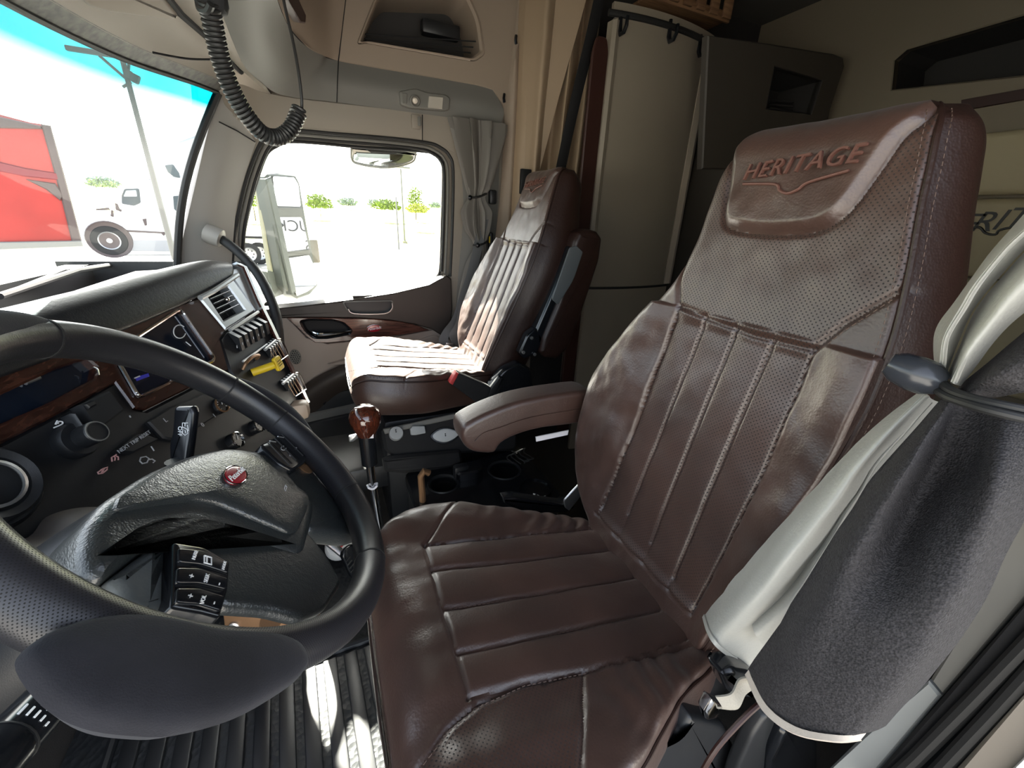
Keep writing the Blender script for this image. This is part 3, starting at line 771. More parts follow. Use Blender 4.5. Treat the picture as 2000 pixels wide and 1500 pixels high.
# sill ledge between door card and glass
sill = []
for x, y in TOPL[1:9]:
    a = DP.at(*DP.uv(x, y), -.004); sill.append([a+Vector((0, -.002, -.001)), a+Vector((0, .03, .004)), a+Vector((0, .075, .002))])
MB().grid(sill).build('sill_ledge', brownp, door)
MB().box(pt(718, 578, 'y', 1.95), (.13, .022, .012), bev=.005).build('grab_lip', brownp, door)
# pull recess
rec = rpoly(DP.poly([(668, 588), (768, 586), (768, 607), (753, 614), (690, 614), (676, 605)]), .25, 3)
rec2 = [(a*.94+.06*DP.uv(718, 600)[0], b*.85+.15*DP.uv(718, 600)[1]) for a, b in rec]
MB().rings([[DP.at(*p, .003) for p in rec], [DP.at(*p, .006) for p in rec2], [DP.at(*p, -.017) for p in rec2]], False).build('pull_recess', graytrim, door)
MB().plate(DP.off(-.016), rec2, (), .004).build('recess_floor', black, door)
MB().tube([DP.at(*DP.uv(x, y), .006) for x, y in cr([(680, 603), (692, 612), (750, 612), (765, 602), (765, 592)], 4)], .0025, 6).build('recess_rim', steel, door)
# wood trim spear with handle bowl
WT_ = [(560, 621), (640, 621), (730, 623), (785, 629), (815, 636), (838, 645), (780, 655), (700, 664), (640, 670), (615, 669), (598, 657), (578, 637)]
bowl = rpoly([(585, 627), (602, 623), (650, 624), (672, 630), (688, 645), (684, 653), (640, 661), (612, 661), (594, 645)], .3, 3)
card('wood_trim', WT_, woodd, .008, .01, .003, holes=[bowl])
bw = DP.poly(bowl); bc = DP.uv(636, 642)
MB().rings([[DP.at(*p, .010) for p in bw], [DP.at(bc[0]+(p[0]-bc[0])*.93, bc[1]+(p[1]-bc[1])*.88, .006) for p in bw], [DP.at(bc[0]+(p[0]-bc[0])*.85, bc[1]+(p[1]-bc[1])*.8, -.017) for p in bw]], False).build('handle_bowl', blackg, door)
MB().plate(DP.off(-.016), bw, (), .004).build('bowl_floor', blackm, door)
hd = MB(); hp = [(610, 648, .0), (620, 651, .012), (640, 650, .016), (665, 648, .016), (687, 645, .010)]
hd.tube([DP.at(*DP.uv(x, y), h) for x, y, h in cr(hp, 4)], [.004+.0055*math.sin(math.pi*min(1, k/14+.15)) for k in range(17)], 10); hd.build('door_handle', chrome, door)
E1 = DP.off(.010); eo = E1.uv(730.5, 641)
ee = ell(eo[0], eo[1], .031, .0165, 32, R(3))
emb = MB(); puff(emb, E1.off(.007), ee, .009, .003); em = emb.build('emblem', redb, door)
MB().tube([E1.at(*p, .001) for p in ee+ee[:1]], .0012, 6).build('emblem_rim', chrome, door)
text('lettering', 'Peterbilt', E1, 0, 0, .0175, white, em, ang=R(6), shear=.35, uvpos=eo, h=.0076, ext=.0003)
# taupe lower panel, armrest and kick panel
card('lower_panel', [(400, 628), (560, 621), (578, 638), (598, 660), (640, 672), (780, 657), (845, 645), (878, 662), (900, 690), (900, 800), (480, 860), (440, 760)], lowerdoor, -.004, .02, .003)
card('bolster_strip', [(640, 712), (700, 694), (770, 678), (850, 655), (872, 668), (868, 690), (760, 706), (690, 715)], lowerdoor, .012, .02, .008)
sp = DP.uv(577, 697); spm = MB(); 
spk = MB().plate(DP.off(.003), ell(sp[0], sp[1], .022, .034, 24), (), .006, .002).build('speaker_grille', graytrim, door)
hl = MB()
for j in range(-3, 4):
    for i in range(-2, 3):
        a, b = i*.0085+(.004 if j % 2 else 0), j*.009
        if (a/.02)**2+(b/.031)**2 < 1: hl.lathe(DP.at(sp[0]+a, sp[1]+b, .0032), DP.n, [(.0028, -.001), (.0028, .0006), (.0, .0006)], 8)
hl.build('grille_holes', blackm, spk)['kind'] = 'stuff'
arm = [[pt(560, 790, 'y', 1.93), pt(600, 748, 'y', 1.92), pt(660, 716, 'y', 1.91), pt(730, 698, 'y', 1.905), pt(800, 690, 'y', 1.905)],
       [pt(562, 800, 'y', 1.90), pt(604, 758, 'y', 1.88), pt(662, 726, 'y', 1.86), pt(730, 708, 'y', 1.86), pt(800, 700, 'y', 1.86)],
       [pt(570, 815, 'y', 1.90), pt(612, 775, 'y', 1.875), pt(665, 742, 'y', 1.855), pt(730, 724, 'y', 1.85), pt(800, 716, 'y', 1.85)],
       [pt(585, 830, 'y', 1.93), pt(628, 795, 'y', 1.90), pt(668, 765, 'y', 1.885), pt(730, 750, 'y', 1.88), pt(800, 742, 'y', 1.88)]]
MB().sheet(rgrid(arm, 6, 6), .012).build('armrest', brownp, door)
card('map_pocket', [(590, 812), (628, 772), (668, 748), (740, 735), (860, 725), (860, 800), (600, 830)], black, .02, .03, .006)
MB().tube([pt(x, y, 'y', 1.895) for x, y in cr([(632, 790), (645, 775), (675, 762), (720, 756)], 5)], .004, 6).build('pocket_line', blackg, door)
card('kick_panel', [(560, 818), (700, 788), (880, 760), (900, 900), (560, 980)], graytrim, .03, .04, .006)
card('kick_panel', [(560, 838), (700, 806), (880, 776), (900, 900), (560, 980)], black, .05, .03, .006)

# ================================================================ curtain bunch on the passenger B pillar
def cloth_bunch(name, stations, m, n=72, folds=9, amp=.2, seed=0, parent=None, twist=0.0, cut=None):
    """stations: (centre, half width along ex, half depth along ey) from top to bottom; a pleated closed bundle"""
    rings = []; M = len(stations)
    tab = [(i,)+tuple(s_[0])+(s_[1], s_[2])+(s_[3] if len(s_) > 3 else amp,) for i, s_ in enumerate(stations)]
    K = 10*(M-1)
    for j in range(K+1):
        q = interp(tab, j/10); c = Vector(q[:3]); a, b, am = q[3], q[4], q[5]; g = []
        for k in range(n):
            th = 2*math.pi*k/n
            f = 1+am*math.sin(folds*th+seed+.5*math.sin(j*.05+seed)+twist*j)+am*.45*math.sin((folds*2+1)*th+seed*2+j*.03)+.05*mnoise.noise(Vector((math.cos(th)*2, math.sin(th)*2, j*.12+seed)))
            g.append(c+Vector((math.cos(th)*a*f, math.sin(th)*b*f, 0)))
        rings.append(g)
    return MB().rings(rings, True).build(name, m, parent, True, 80)
wc = empty('window_curtain', pt(925, 545, 'y', 1.88), 'grey curtain gathered by cords behind the far door window', 'curtain')
def wcs(xl, xr, y, dep, am=.16):
    a, b = pt(xl, y, 'y', 1.89), pt(xr, y, 'y', 1.89); c = (a+b)/2; return (tuple(c), (b-a).length/2, dep, am)
cloth_bunch('cloth', [wcs(896, 972, 236, .022, .45), wcs(900, 970, 262, .026, .45), wcs(908, 962, 310, .03, .42), wcs(915, 953, 360, .026, .36), wcs(918, 945, 386, .018, .25), wcs(912, 955, 415, .026, .38), wcs(918, 952, 450, .026, .38), wcs(928, 948, 480, .016, .22), wcs(918, 950, 515, .022, .38), wcs(906, 950, 570, .024, .4), wcs(895, 945, 640, .024, .4)], curtgd, n=120, folds=9, parent=wc)
for x0, x1, y, bx in ((914, 950, 386, 918), (924, 953, 479, 933)):
    c = [pt(x0+(x1-x0)*t, y-8*t+3*math.sin(math.pi*t), 'y', 1.862+.03*abs(t-.5)) for t in [i/8 for i in range(9)]]
    k = MB().tube(c, .005, 8).build('tie_cord', rubber, wc); MB().ball(pt(bx, y, 'y', 1.848), .011, 12, 8).build('cord_bead', blackg, k)
MB().box(pt(962, 385, 'y', 1.915), (.035, .03, .06), bev=.008).build('cord_hook', black, wc)
tape = MB().box(pt(958, 470, 'y', 1.915), (.02, .03, .075), bev=.008).build('cord_hook', black, wc)
MB().box(pt(956, 468, 'y', 1.897), (.006, .004, .03), bev=.001).build('yellow_tag', yellow, wc)
MB().tube([pt(885, 236, 'y', 1.90), pt(985, 244, 'y', 1.90)], .006, 8).build('curtain_rail', black, wc)

# ================================================================ sleeper cabinet, curtain and strap behind the passenger seat
CBX = Plane((0, 1.62, 0), (1, 0, 0), (0, 0, 1))
cabn = empty('sleeper_cabinet', (1.3, 1.62, 0), 'tall beige curved cabinet with three coat hooks behind the far seat', 'cabinet')
def cw(u): # slight convex face
    return .035*(1-((u-1.33)/.27)**2)
def face(u0, u1, z0, z1, m, nm, th=.02, n=12, h=0):
    return MB().sheet([[Vector((u0+(u1-u0)*i/n, 1.62-cw(u0+(u1-u0)*i/n)-h, z)) for i in range(n+1)] for z in (z0, z0+(z1-z0)*.33, z0+(z1-z0)*.66, z1)], th).build(nm, m, cabn)
zt = pt(1280, 48, 'y', 1.6).z; zs = pt(1220, 561, 'y', 1.6).z
xl = pt(1172, 330, 'y', 1.6).x; xr = pt(1352, 330, 'y', 1.6).x
face(xl, xr, zs+.006, zt-.008, cabm, 'door_panel'); face(xl, xr, 0, zs-.006, cabm, 'lower_panel'); face(xl-.01, xr+.02, zt+.008, pt(1300, 30, 'y', 1.6).z, cabm, 'top_panel')
face(xl-.01, xr+.01, zs-.007, zs+.007, rubber, 'gap_seal', .03, h=-.004)
MB().tube([Vector((u, 1.62-cw(u)-.004, zt)) for u in [xl-.03+(xr-xl+.08)*i/12 for i in range(13)]], .011, 10).build('edge_rail', rubber, cabn)
MB().box(((xl+xr)/2+.06, 1.83, zt/2), (xr-xl-.13, .34, zt), bev=.01).build('carcass', cabm, cabn)
MB().sheet([[Vector((xr+dx, 1.615-cw(xr)+dy, z)) for dx, dy in ((-.035, -.010), (-.005, -.014), (.02, .0), (.025, .03))] for z in (zs+.01, 1.2, zt-.06, zt-.02)], .006).build('door_edge', mat('pale cabinet edge', (.40, .34, .27), .5), cabn)
MB().sheet([[Vector((xl+dx, 1.615-cw(xl)+dy, z)) for dx, dy in ((-.015, .03), (-.012, .0), (.0, -.012), (.02, -.004))] for z in (zs+.01, 1.2, zt-.10, zt-.02)], .006).build('door_edge', cabm, cabn)
tm = rpoly([(xl-.085, zt-.13), (xl-.07, zt-.075), (xl-.025, zt-.075), (xl-.012, zt-.12), (xl-.012, .1), (xl-.085, .1)], .3, 4)
MB().plate(CBX.off(.012), tm, (), .012, .004).build('maroon_strip', browntrim, cabn)
for px, py in ((1204, 55), (1293, 73), (1359, 97)):
    u, z = CBX.uv(px, py); hk = MB(); y0 = 1.62-cw(u)
    hk.tube([Vector((u, y0-.002, z+.045)), Vector((u, y0-.006, z-.01)), Vector((u, y0-.014, z-.028)), Vector((u, y0-.034, z-.028)), Vector((u, y0-.046, z-.01)), Vector((u, y0-.046, z+.018))], [.007, .009, .008, .007, .007, .006], 8)
    hk.build('coat_hook', blackg, cabn)
# slatted wooden crate on top
cr_ = empty('wooden_crate', pt(1340, 20, 'y', 1.75), 'light wooden slatted crate on the shelf above the cabinet', 'crate')
zc = pt(1340, 36, 'y', 1.66).z
for i in range(6):
    a = pt(1256+26*i, 20, 'y', 1.70); MB().box((a.x, 1.60, zc+.16), (.045, .012, .30), bev=.002).build('slat', woodbox, cr_)
for dz in (.02, .15): MB().box((pt(1322, 20, 'y', 1.70).x, 1.612, zc+dz), (.42, .012, .035), bev=.002).build('rail', woodbox, cr_)
MB().box((pt(1322, 20, 'y', 1.70).x, 1.70, zc+.02), (.42, .17, .012), bev=.002).build('bottom', woodbox, cr_)
# tan sleeper curtain: hanging folds
sc_ = empty('sleeper_curtain', (.95, 1.78, .6), 'tan vinyl sleeper curtain hanging in folds behind the far seat', 'curtain')
def fold(name, tops, bots, m, mids=None):
    """vertical cloth sheet between a top edge and a bottom edge given as point rows"""
    rows = []; K = 26
    for j in range(K+1):
        t = j/K; r_ = []
        for i, (a, b) in enumerate(zip(tops, bots)):
            p = a.lerp(b, t)
            if mids: p += (mids[i]-a.lerp(b, .5))*4*t*(1-t)
            p += Vector((mnoise.noise(Vector((i*.3, t*3, 2)))*.006, mnoise.noise(Vector((i*.3, t*3, 7)))*.006, 0)); r_.append(p)
        rows.append(cr([tuple(q) for q in r_], 5))
    return MB().sheet(rows, .003).build(name, m, sc_, True, 70)
tops = [pt(x, -60, 'y', y) for x, y in ((1030, 1.86), (1058, 1.80), (1075, 1.76), (1092, 1.79), (1108, 1.84), (1122, 1.80), (1132, 1.755), (1143, 1.80), (1150, 1.84), (1160, 1.78), (1170, 1.745), (1182, 1.80))]
bots = [pt(x, 640, 'y', y) for x, y in ((1000, 1.86), (1012, 1.83), (1022, 1.80), (1030, 1.84), (1040, 1.87), (1050, 1.82), (1058, 1.78), (1066, 1.83), (1075, 1.86), (1084, 1.81), (1095, 1.77), (1104, 1.83))]
fold('cloth', tops, bots, tanfab)
tp2 = [pt(x, -80, 'y', y) for x, y in ((1020, 1.90), (1045, 1.84), (1080, 1.80), (1120, 1.76), (1165, 1.73))]
bt2 = [pt(x, 430, 'y', y) for x, y in ((994, 1.90), (1004, 1.86), (1012, 1.84), (1020, 1.83), (1028, 1.82))]
fold('gathered_edge', tp2, bt2, tanfab)
struct('trim_11', MB().sheet(rgrid([[pt(985, 240, 'y', 1.92), pt(975, 400, 'y', 1.92), pt(955, 560, 'y', 1.92), pt(945, 700, 'y', 1.92)], [pt(1000, 150, 'y', 1.89), pt(992, 330, 'y', 1.89), pt(980, 540, 'y', 1.89), pt(968, 720, 'y', 1.89)],
   [pt(1012, 90, 'y', 1.885), pt(1004, 300, 'y', 1.885), pt(992, 540, 'y', 1.885), pt(980, 740, 'y', 1.885)], [pt(1030, 60, 'y', 1.94), pt(1018, 300, 'y', 1.94), pt(1006, 540, 'y', 1.94), pt(994, 760, 'y', 1.94)]], 6, 6), .006), tan)
struct('trim_12', MB().sheet(rgrid([[pt(1018, -120, 'y', 1.915), pt(1010, 20, 'y', 1.915), pt(996, 140, 'y', 1.915), pt(986, 235, 'y', 1.925)], [pt(1040, -120, 'y', 1.90), pt(1030, 20, 'y', 1.895), pt(1012, 140, 'y', 1.89), pt(998, 240, 'y', 1.90)],
   [pt(1070, -120, 'y', 1.91), pt(1058, 20, 'y', 1.91), pt(1036, 140, 'y', 1.91), pt(1015, 260, 'y', 1.92)]], 6, 6), .006), tan)
for x, y in ((985, 192), (1008, 78)):
    MB().tube([pt(x, y-8, 'y', 1.895), pt(x-1, y, 'y', 1.885), pt(x, y+8, 'y', 1.89)], .006, 8).build('hook', blackg, bpy.data.objects['trim_12'])
# black strap running down to the passenger seat
st_ = empty('shoulder_strap', pt(1095, 330, 'y', 1.70), 'black strap hanging over the tan sleeper curtain', 'strap')
sp_ = [pt(x, y, 'y', q) for x, y, q in ((1188, -80, 1.70), (1168, 10, 1.70), (1150, 90, 1.695), (1128, 180, 1.69), (1110, 260, 1.69), (1092, 345, 1.69))]
sm = cr([tuple(q) for q in sp_], 6)
MB().sheet([[Vector(q)+Vector((-.024, 0, 0)), Vector(q)+Vector((.0, -.004, 0)), Vector(q)+Vector((.024, 0, 0))] for q in sm], .003).build('webbing', blackweb, st_)
st2 = empty('seat_belt', pt(900, 640, 'y', 1.80), 'grey lap belt with silver tongue looped beside the far seat', 'seat belt')
b1 = [pt(x, y, 'y', q) for x, y, q in ((945, 430, 1.875), (925, 520, 1.86), (906, 580, 1.84), (893, 620, 1.82), (875, 645, 1.80), (866, 665, 1.79), (872, 680, 1.78), (886, 684, 1.775))]
bm_ = cr([tuple(q) for q in b1], 6)
MB().sheet([[Vector(q)+Vector((-.022, .004, 0)), Vector(q)+Vector((.022, -.004, .004))] for q in bm_], .002).build('webbing', webbing, st2)
b2 = [pt(x, y, 'y', q) for x, y, q in ((905, 590, 1.80), (898, 630, 1.78), (885, 655, 1.77), (896, 680, 1.76))]
MB().sheet([[Vector(q)+Vector((-.018, .004, 0)), Vector(q)+Vector((.022, -.004, .004))] for q in cr([tuple(q) for q in b2], 6)], .002).build('loop', webbing, st2)
MB().box(pt(878, 676, 'y', 1.755), (.04, .006, .03), Matrix.Rotation(R(10), 3, 'Y'), .002).build('tongue', steel, st2)
MB().box(pt(1026, 355, 'y', 1.80), (.05, .02, .10), bev=.004).build('belt_guide', black, st2)
# ================================================================ dashboard
ph, ln = R(20), R(25)
e1 = Vector((math.sin(ph), math.cos(ph), 0)); nd = Vector((math.cos(ph), -math.sin(ph), 0))
SP = Plane((-.2, 1.25, .9), e1, Vector((0, 0, 1))*math.cos(ln)-nd*math.sin(ln))
dash = empty('dashboard', (-.35, .8, .0), 'black dashboard with rosewood trim, screen and switch stack', 'dashboard')
def dcard(name, px, m, h=0, th=.02, bev=.003, holes=(), rr=None, parent=None, P=SP):
    Q = P.off(h); poly = Q.poly(px)
    if rr: poly = rpoly(poly, rr, 4)
    return MB().plate(Q, poly, [Q.poly(x) if rr is None else rpoly(Q.poly(x), rr, 4) for x in holes], th, bev).build(name, m, parent or dash)
# padded top: bottom edge on the panel, bulging face, ridge, then down to the glass
cols = [((446, 548), (440, 512)), ((400, 572), (395, 509)), ((350, 597), (300, 529)), ((270, 632), (200, 555)), ((150, 680), (100, 579)), ((0, 735), (0, 603)), ((-200, 800), (-220, 650)), ((-420, 880), (-480, 700))]
rows = []; rows2 = []
for k, (b, r_) in enumerate(cols):
    p0 = SP.off(.004).un(*b); p4 = SP.off(-.018).un(*r_)
    out = SP.n*.022
    up = (p4-p0)
    p1 = p0+up*.25+out*.5; p2 = p0+up*.62+out*.85; p3 = p0+up*.9+out*.45
    p5 = p4+Vector((-.010, 0, -.003)); p6 = p4+Vector((-.09, .01, -.045)); p7 = Vector((max(-.54, min(p4.x-.15, -.44)), p4.y+.02, .955)); p8 = Vector((max(-.61, p7.x-.10), p4.y+.02, .945)); p6.x = max(p6.x, p7.x+.015)
    rows.append([p0-SP.n*.02, p0, p1, p2, p3, p4, p5]); rows2.append([p5, p6, p7, p8])
MB().grid(rgrid(rows2, 8, 5)).build('shaded_top', mat('shaded dash top', (.006, .0055, .005), .9, spec=.1), dash, True, 60)  # dash top out of direct sun: its shade is put into the near-black colour
MB().grid(rgrid(rows, 8, 5)).build('top_pad', dashm, dash, True, 60)
endc = rows[0]+rows2[0][1:]
bmv = MB(); bmv.add(endc+[Vector((q.x, q.y+.03, q.z-.03)) for q in endc], [(i, i+1, i+1+10, i+10) for i in range(9)]); bmv.build('pad_end', dashm, dash)
# passenger side of the dash, low shelf beyond the stack
ps = [[Vector((-.62, y, .93)), Vector((-.42, y, .935)), Vector((-.34, y, .90)), Vector((-.32, y, .80)), Vector((-.34, y, .60))] for y in (1.22, 1.5, 1.75, 1.93)]
MB().grid(rgrid(ps, 5, 5)).build('passenger_shelf', dashm, dash)
MB().box((-.52, 1.58, .52), (.34, .70, .78), bev=.02).build('lower_shelf', black, dash)
# rosewood fascia with cluster window and screen cut-outs
clus = [(-120, 828), (0, 772), (110, 720), (172, 700), (190, 716), (186, 738), (100, 785), (0, 828), (-120, 885)]
scr = [(218, 690), (350, 604), (419, 703), (268, 778)]
dcard('wood_fascia', [(-260, 830), (0, 728), (150, 674), (270, 628), (365, 590), (392, 581), (442, 643), (430, 662), (447, 722), (420, 733), (286, 800), (262, 797), (226, 747), (170, 778), (90, 822), (0, 868), (-260, 985)], woodm, 0, .025, .003, holes=[clus, rpoly(scr, .12, 4)])
MB().plate(SP.off(-.016), SP.off(-.016).poly([(-150, 800), (0, 740), (200, 680), (215, 745), (100, 800), (0, 850), (-150, 910)]), (), .01).build('cluster_window', screen, dash)
sc = rpoly(SP.poly(scr), .12, 5)
MB().tube([SP.at(*p, .003) for p in sc+sc[:1]], .0032, 8).build('screen_rim', chrome, dash)
sg_ = MB().plate(SP.off(-.006), SP.off(-.006).poly(scr), (), .012).build('display_screen', screen, dash)
SQ = SP.off(-.005)
MB().tube([SQ.at(*p, .001) for p in [SQ.uv(350+12*math.cos(a), 648+13*math.sin(a)) for a in [.3+5.2*i/18 for i in range(19)]]], .0011, 5).build('screen_symbol', white, sg_)
MB().tube([SQ.at(*SQ.uv(362, 668), .001), SQ.at(*SQ.uv(372, 676), .001)], .0011, 5).build('screen_symbol', white, sg_)
MB().plate(SQ, SQ.poly([(264, 737), (290, 729), (292, 735), (268, 744)]), (), .001).build('screen_bar', mat('blue screen bar', (.02, .02, .25), .3, emit=.3), sg_)
MB().tube([SQ.at(*SQ.uv(262, 739), .001), SQ.at(*SQ.uv(272, 735), .001)], .0012, 5).build('screen_symbol', white, sg_)
# cluster items
MB().tube([SP.at(*SP.uv(63, 742), -.012), SP.at(*SP.uv(90, 731), -.012)], .003, 8).build('chrome_key', steel, dash)
MB().tube([SP.at(*SP.uv(x, y), .002) for x, y in cr([(180, 718), (188, 722), (191, 733)], 4)], .0012, 6).build('window_glint', steel, dash)
# satin bezel with the air vent
SV = SP.off(.004)
vent = [(405, 576), (447, 559), (479, 604), (437, 626)]
dcard('vent_bezel', [(391, 582), (456, 546), (499, 606), (442, 643)], silver, .004, .03, .004, holes=[rpoly(vent, .08, 3)] and [vent])
MB().tube([SP.at(*SP.uv(382, 586), .012), SP.at(*SP.uv(404, 575), .014), SP.at(*SP.uv(455, 541), .014)], .006, 8).build('bezel_bar', silver, dash)
MB().tube([SP.at(*SP.uv(442, 648), .010), SP.at(*SP.uv(498, 612), .010)], .004, 8).build('bezel_bar', silver, dash)
vn = empty('x', (0, 0, 0)); bpy.data.objects.remove(vn)
vb = MB().plate(SP.off(-.024), SP.poly([(398, 574), (450, 552), (486, 606), (436, 632)]), (), .01).build('air_vent', blackm, dash)
def bil(q, s_, t): 
    a = [q[0][i]+(q[1][i]-q[0][i])*s_ for i in (0, 1)]; b = [q[3][i]+(q[2][i]-q[3][i])*s_ for i in (0, 1)]; return (a[0]+(b[0]-a[0])*t, a[1]+(b[1]-a[1])*t)
for t in (.17, .36, .55, .74): 
    a, b = bil(vent, .0, t), bil(vent, .93, t)
    m_ = MB(); m_.sheet([[SP.at(*SP.uv(*a), .002), SP.at(*SP.uv(*b), .002)], [SP.at(*SP.uv(*a), -.012)-SP.ey*.003, SP.at(*SP.uv(*b), -.012)-SP.ey*.003]], .0016); m_.build('slat', steel, vb)
for s_ in (.18, .42, .66):
    a, b = bil(vent, s_, .02), bil(vent, s_, .95); MB().tube([SP.at(*SP.uv(*a), -.010), SP.at(*SP.uv(*b), -.010)], .0014, 5).build('vane', black, vb)
MB().ball(SP.at(*SP.uv(441, 586), .004), .0055, 10, 8).build('vent_tab', chrome, vb)
# right hand edge of the stack
ed = [(462, 520), (472, 524), (500, 590), (525, 640), (548, 690), (575, 745), (596, 790)]
MB().sheet([[SP.un(x, y)+SP.n*h+e1*d for x, y in ed] for h, d in ((-.06, .012), (-.01, .014), (.006, .006), (.006, -.006))], .006).build('stack_edge', woodd, dash)
MB().sheet([[SP.un(x, y)+SP.n*h for x, y in ((456, 519), (472, 524), (497, 585), (505, 606))] for h in (-.03, .012)], .006).build('stack_edge', silver, dash)
dcard('side_bezel', [(447, 528), (468, 521), (505, 604), (499, 607), (458, 546)], silver, .001, .04, .003)
# switch stack body
dcard('switch_panel', [(430, 662), (442, 646), (500, 609), (525, 645), (560, 705), (598, 790), (560, 830), (500, 790), (450, 725)], black, -.002, .05, .004)
mat('rocker cap', (.62, .63, .62), .3)
def rocker(x, y, w_, h_, guard=False):
    c = SP.un(x, y); r_ = MB()
    X, Y, Z = SP.ex, SP.ey, SP.n
    pr = [(0, 0), (0, .010), (-h_*.42, .006), (-h_, .013), (-h_, 0)]
    pr = [(h_*.36, 0), (h_*.36, .002), (-h_*.05, .016), (-h_*.64, .004), (-h_*.64, 0)]
    a = [c+X*(-w_/2)+Y*u+Z*v for u, v in pr]; b = [c+X*(w_/2)+Y*u+Z*v for u, v in pr]
    r_.add(a+b, [(0, 1, 2, 3, 4), (9, 8, 7, 6, 5)]+[(i, i+5, (i+1) % 5+5, (i+1) % 5) for i in range(5)])
    o = r_.build('rocker_switch', black, dash, False)
    t = MB(); t.add([q+Z*.0006 for q in (a[1], a[2], b[2], b[1])]+[q+Z*.0002 for q in (a[1], a[2], b[2], b[1])], [(0, 1, 2, 3)]); t.build('rocker_top', MATS['rocker cap'], o, False)
    return o
for i, (x, y) in enumerate([(457, 662), (468, 656), (478, 650), (489, 645), (499, 639), (509, 633)]):
    k = rocker(x, y, .0135, .05)
    P_ = SP.off(.0095)
    MB().box(P_.at(*P_.uv(x+6, y+15)), (.0012, .006, .006)).build('switch_symbol', whitedim, k)
MB().tube([SP.at(*SP.uv(470, 708), .006), SP.at(*SP.uv(518, 674), .006)], .0025, 6).build('trim_bar', silver, dash)
for x0, y0, n_ in ((518, 684, 5), (553, 750, 5)):
    for i in range(n_):
        rocker(x0+4.4*i, y0-3.6*i, .0075, .034)
    MB().tube([SP.at(*SP.uv(x0-7, y0+2), .010), SP.at(*SP.uv(x0+14, y0-16), .010)], .004, 8).build('trim_bar', silver, dash)
    g = [(x0+16, y0-18), (x0+24, y0-16), (x0+36, y0+10), (x0+33, y0+16), (x0+16, y0+28)]
    MB().tube([SP.at(*SP.uv(x, y), .014) for x, y in cr(g, 4)], .0014, 6).build('guard_wire', chrome, dash)
    for i in range(4):
        MB().tube([SP.at(*SP.uv(x0+2+5*i, y0+4-4*i), .012), SP.at(*SP.uv(x0+14+5*i, y0+27-4*i), .014)], .0011, 6).build('guard_wire', bronze, dash)
MB().tube([SP.at(*SP.uv(x, y), h) for x, y, h in cr([(474, 722, .0), (473, 712, .012), (482, 702, .016), (496, 698, .014), (500, 702, 0)], 4)], .004, 8).build('loop_handle', bronze, dash)
# yellow brake knob
yk = MB().tube([SP.at(*SP.uv(492, 728), .0), SP.at(*SP.uv(499, 727), .02), SP.at(*SP.uv(508, 725), .04)], .0095, 14).build('brake_knob', yellow, dash)
yq = Plane(SP.at(*SP.uv(517, 722), .045), Vector((.35, .94, .05)), Vector((-.25, .05, 1)))
ym = MB(); puff(ym, yq, rrect(0, 0, .030, .036, .006, 4, R(0)), .010, .003); yh = ym.build('knob_head', yellow, yk)
for r_ in (-.006, 0, .006): MB().tube([yq.at(-.009, r_, .0008), yq.at(.008, r_+.001, .0008)], .0009, 4).build('knob_lettering', blackm, yh)
MB().box(SP.un(585, 800), (.05, .05, .05), bev=.015).build('cigar_socket', mat('beige socket', (.42, .32, .24), .4), dash)
# lower panel with dials, gauges and print
dcard('lower_fascia', [(-260, 985), (0, 868), (90, 822), (226, 747), (262, 799), (286, 803), (420, 735), (447, 724), (500, 792), (560, 832), (600, 900), (480, 960), (300, 1080), (100, 1180), (-260, 1300)], black, -.004, .03, .004)
def dial(px, py, r_, m, rim=None, h=.02, nm='dial', par=None):
    c = SP.un(px, py); o = MB().lathe(c, SP.n, [(r_, -.004), (r_, h*.6), (r_*.9, h), (0, h)], 28).build(nm, m, par or dash)
    if rim: MB().lathe(c+SP.n*h, SP.n, [(r_*.86, 0), (r_*1.0, .0), (r_*1.02, .003), (r_*.9, .004), (r_*.86, 0)], 28).build('dial_rim', rim, o)
    return o
d0 = dial(145, 862, .026, black, None, .012, 'dial_base'); c2 = SP.un(150, 860)
MB().lathe(c2, SP.n, [(.016, 0), (.016, .034), (.0145, .036), (0, .036)], 28).build('dial_knob', black, d0)
MB().lathe(c2+SP.n*.036, SP.n, [(.0135, 0), (.0155, 0), (.0150, .001), (.0135, .001)], 28).build('dial_rim', graytrim, d0)
def stroke(px, r_=.0010, m=white, h=.001, nm='printed_symbol', par=None, P=SP, closed=False):
    return MB().tube([P.at(*P.uv(x, y), h) for x, y in px], r_, 5).build(nm, m, par or dash)
stroke(cr([(104, 836), (114, 832), (121, 828), (120, 824), (114, 824), (108, 829)], 4)); stroke([(113, 827), (107, 829), (111, 822)])
dcard('switch_block', [(156, 790), (216, 762), (246, 800), (190, 842)], blackm, .014, .03, .004)
dcard('switch_lip', [(165, 789), (185, 780), (192, 790), (176, 798)], black, .018, .01, .003)
dcard('mount_arm', [(140, 806), (150, 803), (172, 838), (165, 842)], black, .02, .02, .004)
dcard('drawer_front', [(225, 880), (262, 848), (280, 846), (312, 857), (262, 884)], black, .006, .02, .003)
text('lettering', 'NEXT TRIP RESET', SP, 257, 865, .0085, whitedim, dash, ang=R(0), h=.0065)
for px, m_ in (([(218, 902), (217, 894), (223, 890), (230, 893), (230, 899)], pinkp), ([(222, 893), (226, 888)], pinkp), ([(223, 900), (224, 894)], pinkp), ([(190, 923), (200, 916), (209, 913), (208, 918), (199, 925), (191, 926), (190, 922)], pinkp), ([(196, 917), (203, 923)], pinkp), ([(203, 915), (197, 924)], pinkp),
               ([(272, 901), (274, 894), (284, 892), (290, 896), (286, 904), (277, 906), (272, 901)], whitedim), ([(290, 898), (296, 897), (302, 901), (298, 904)], whitedim), ([(294, 872), (300, 881)], whitedim), ([(252, 812), (254, 816)], whitedim)):
    stroke(px, .0011, m_)
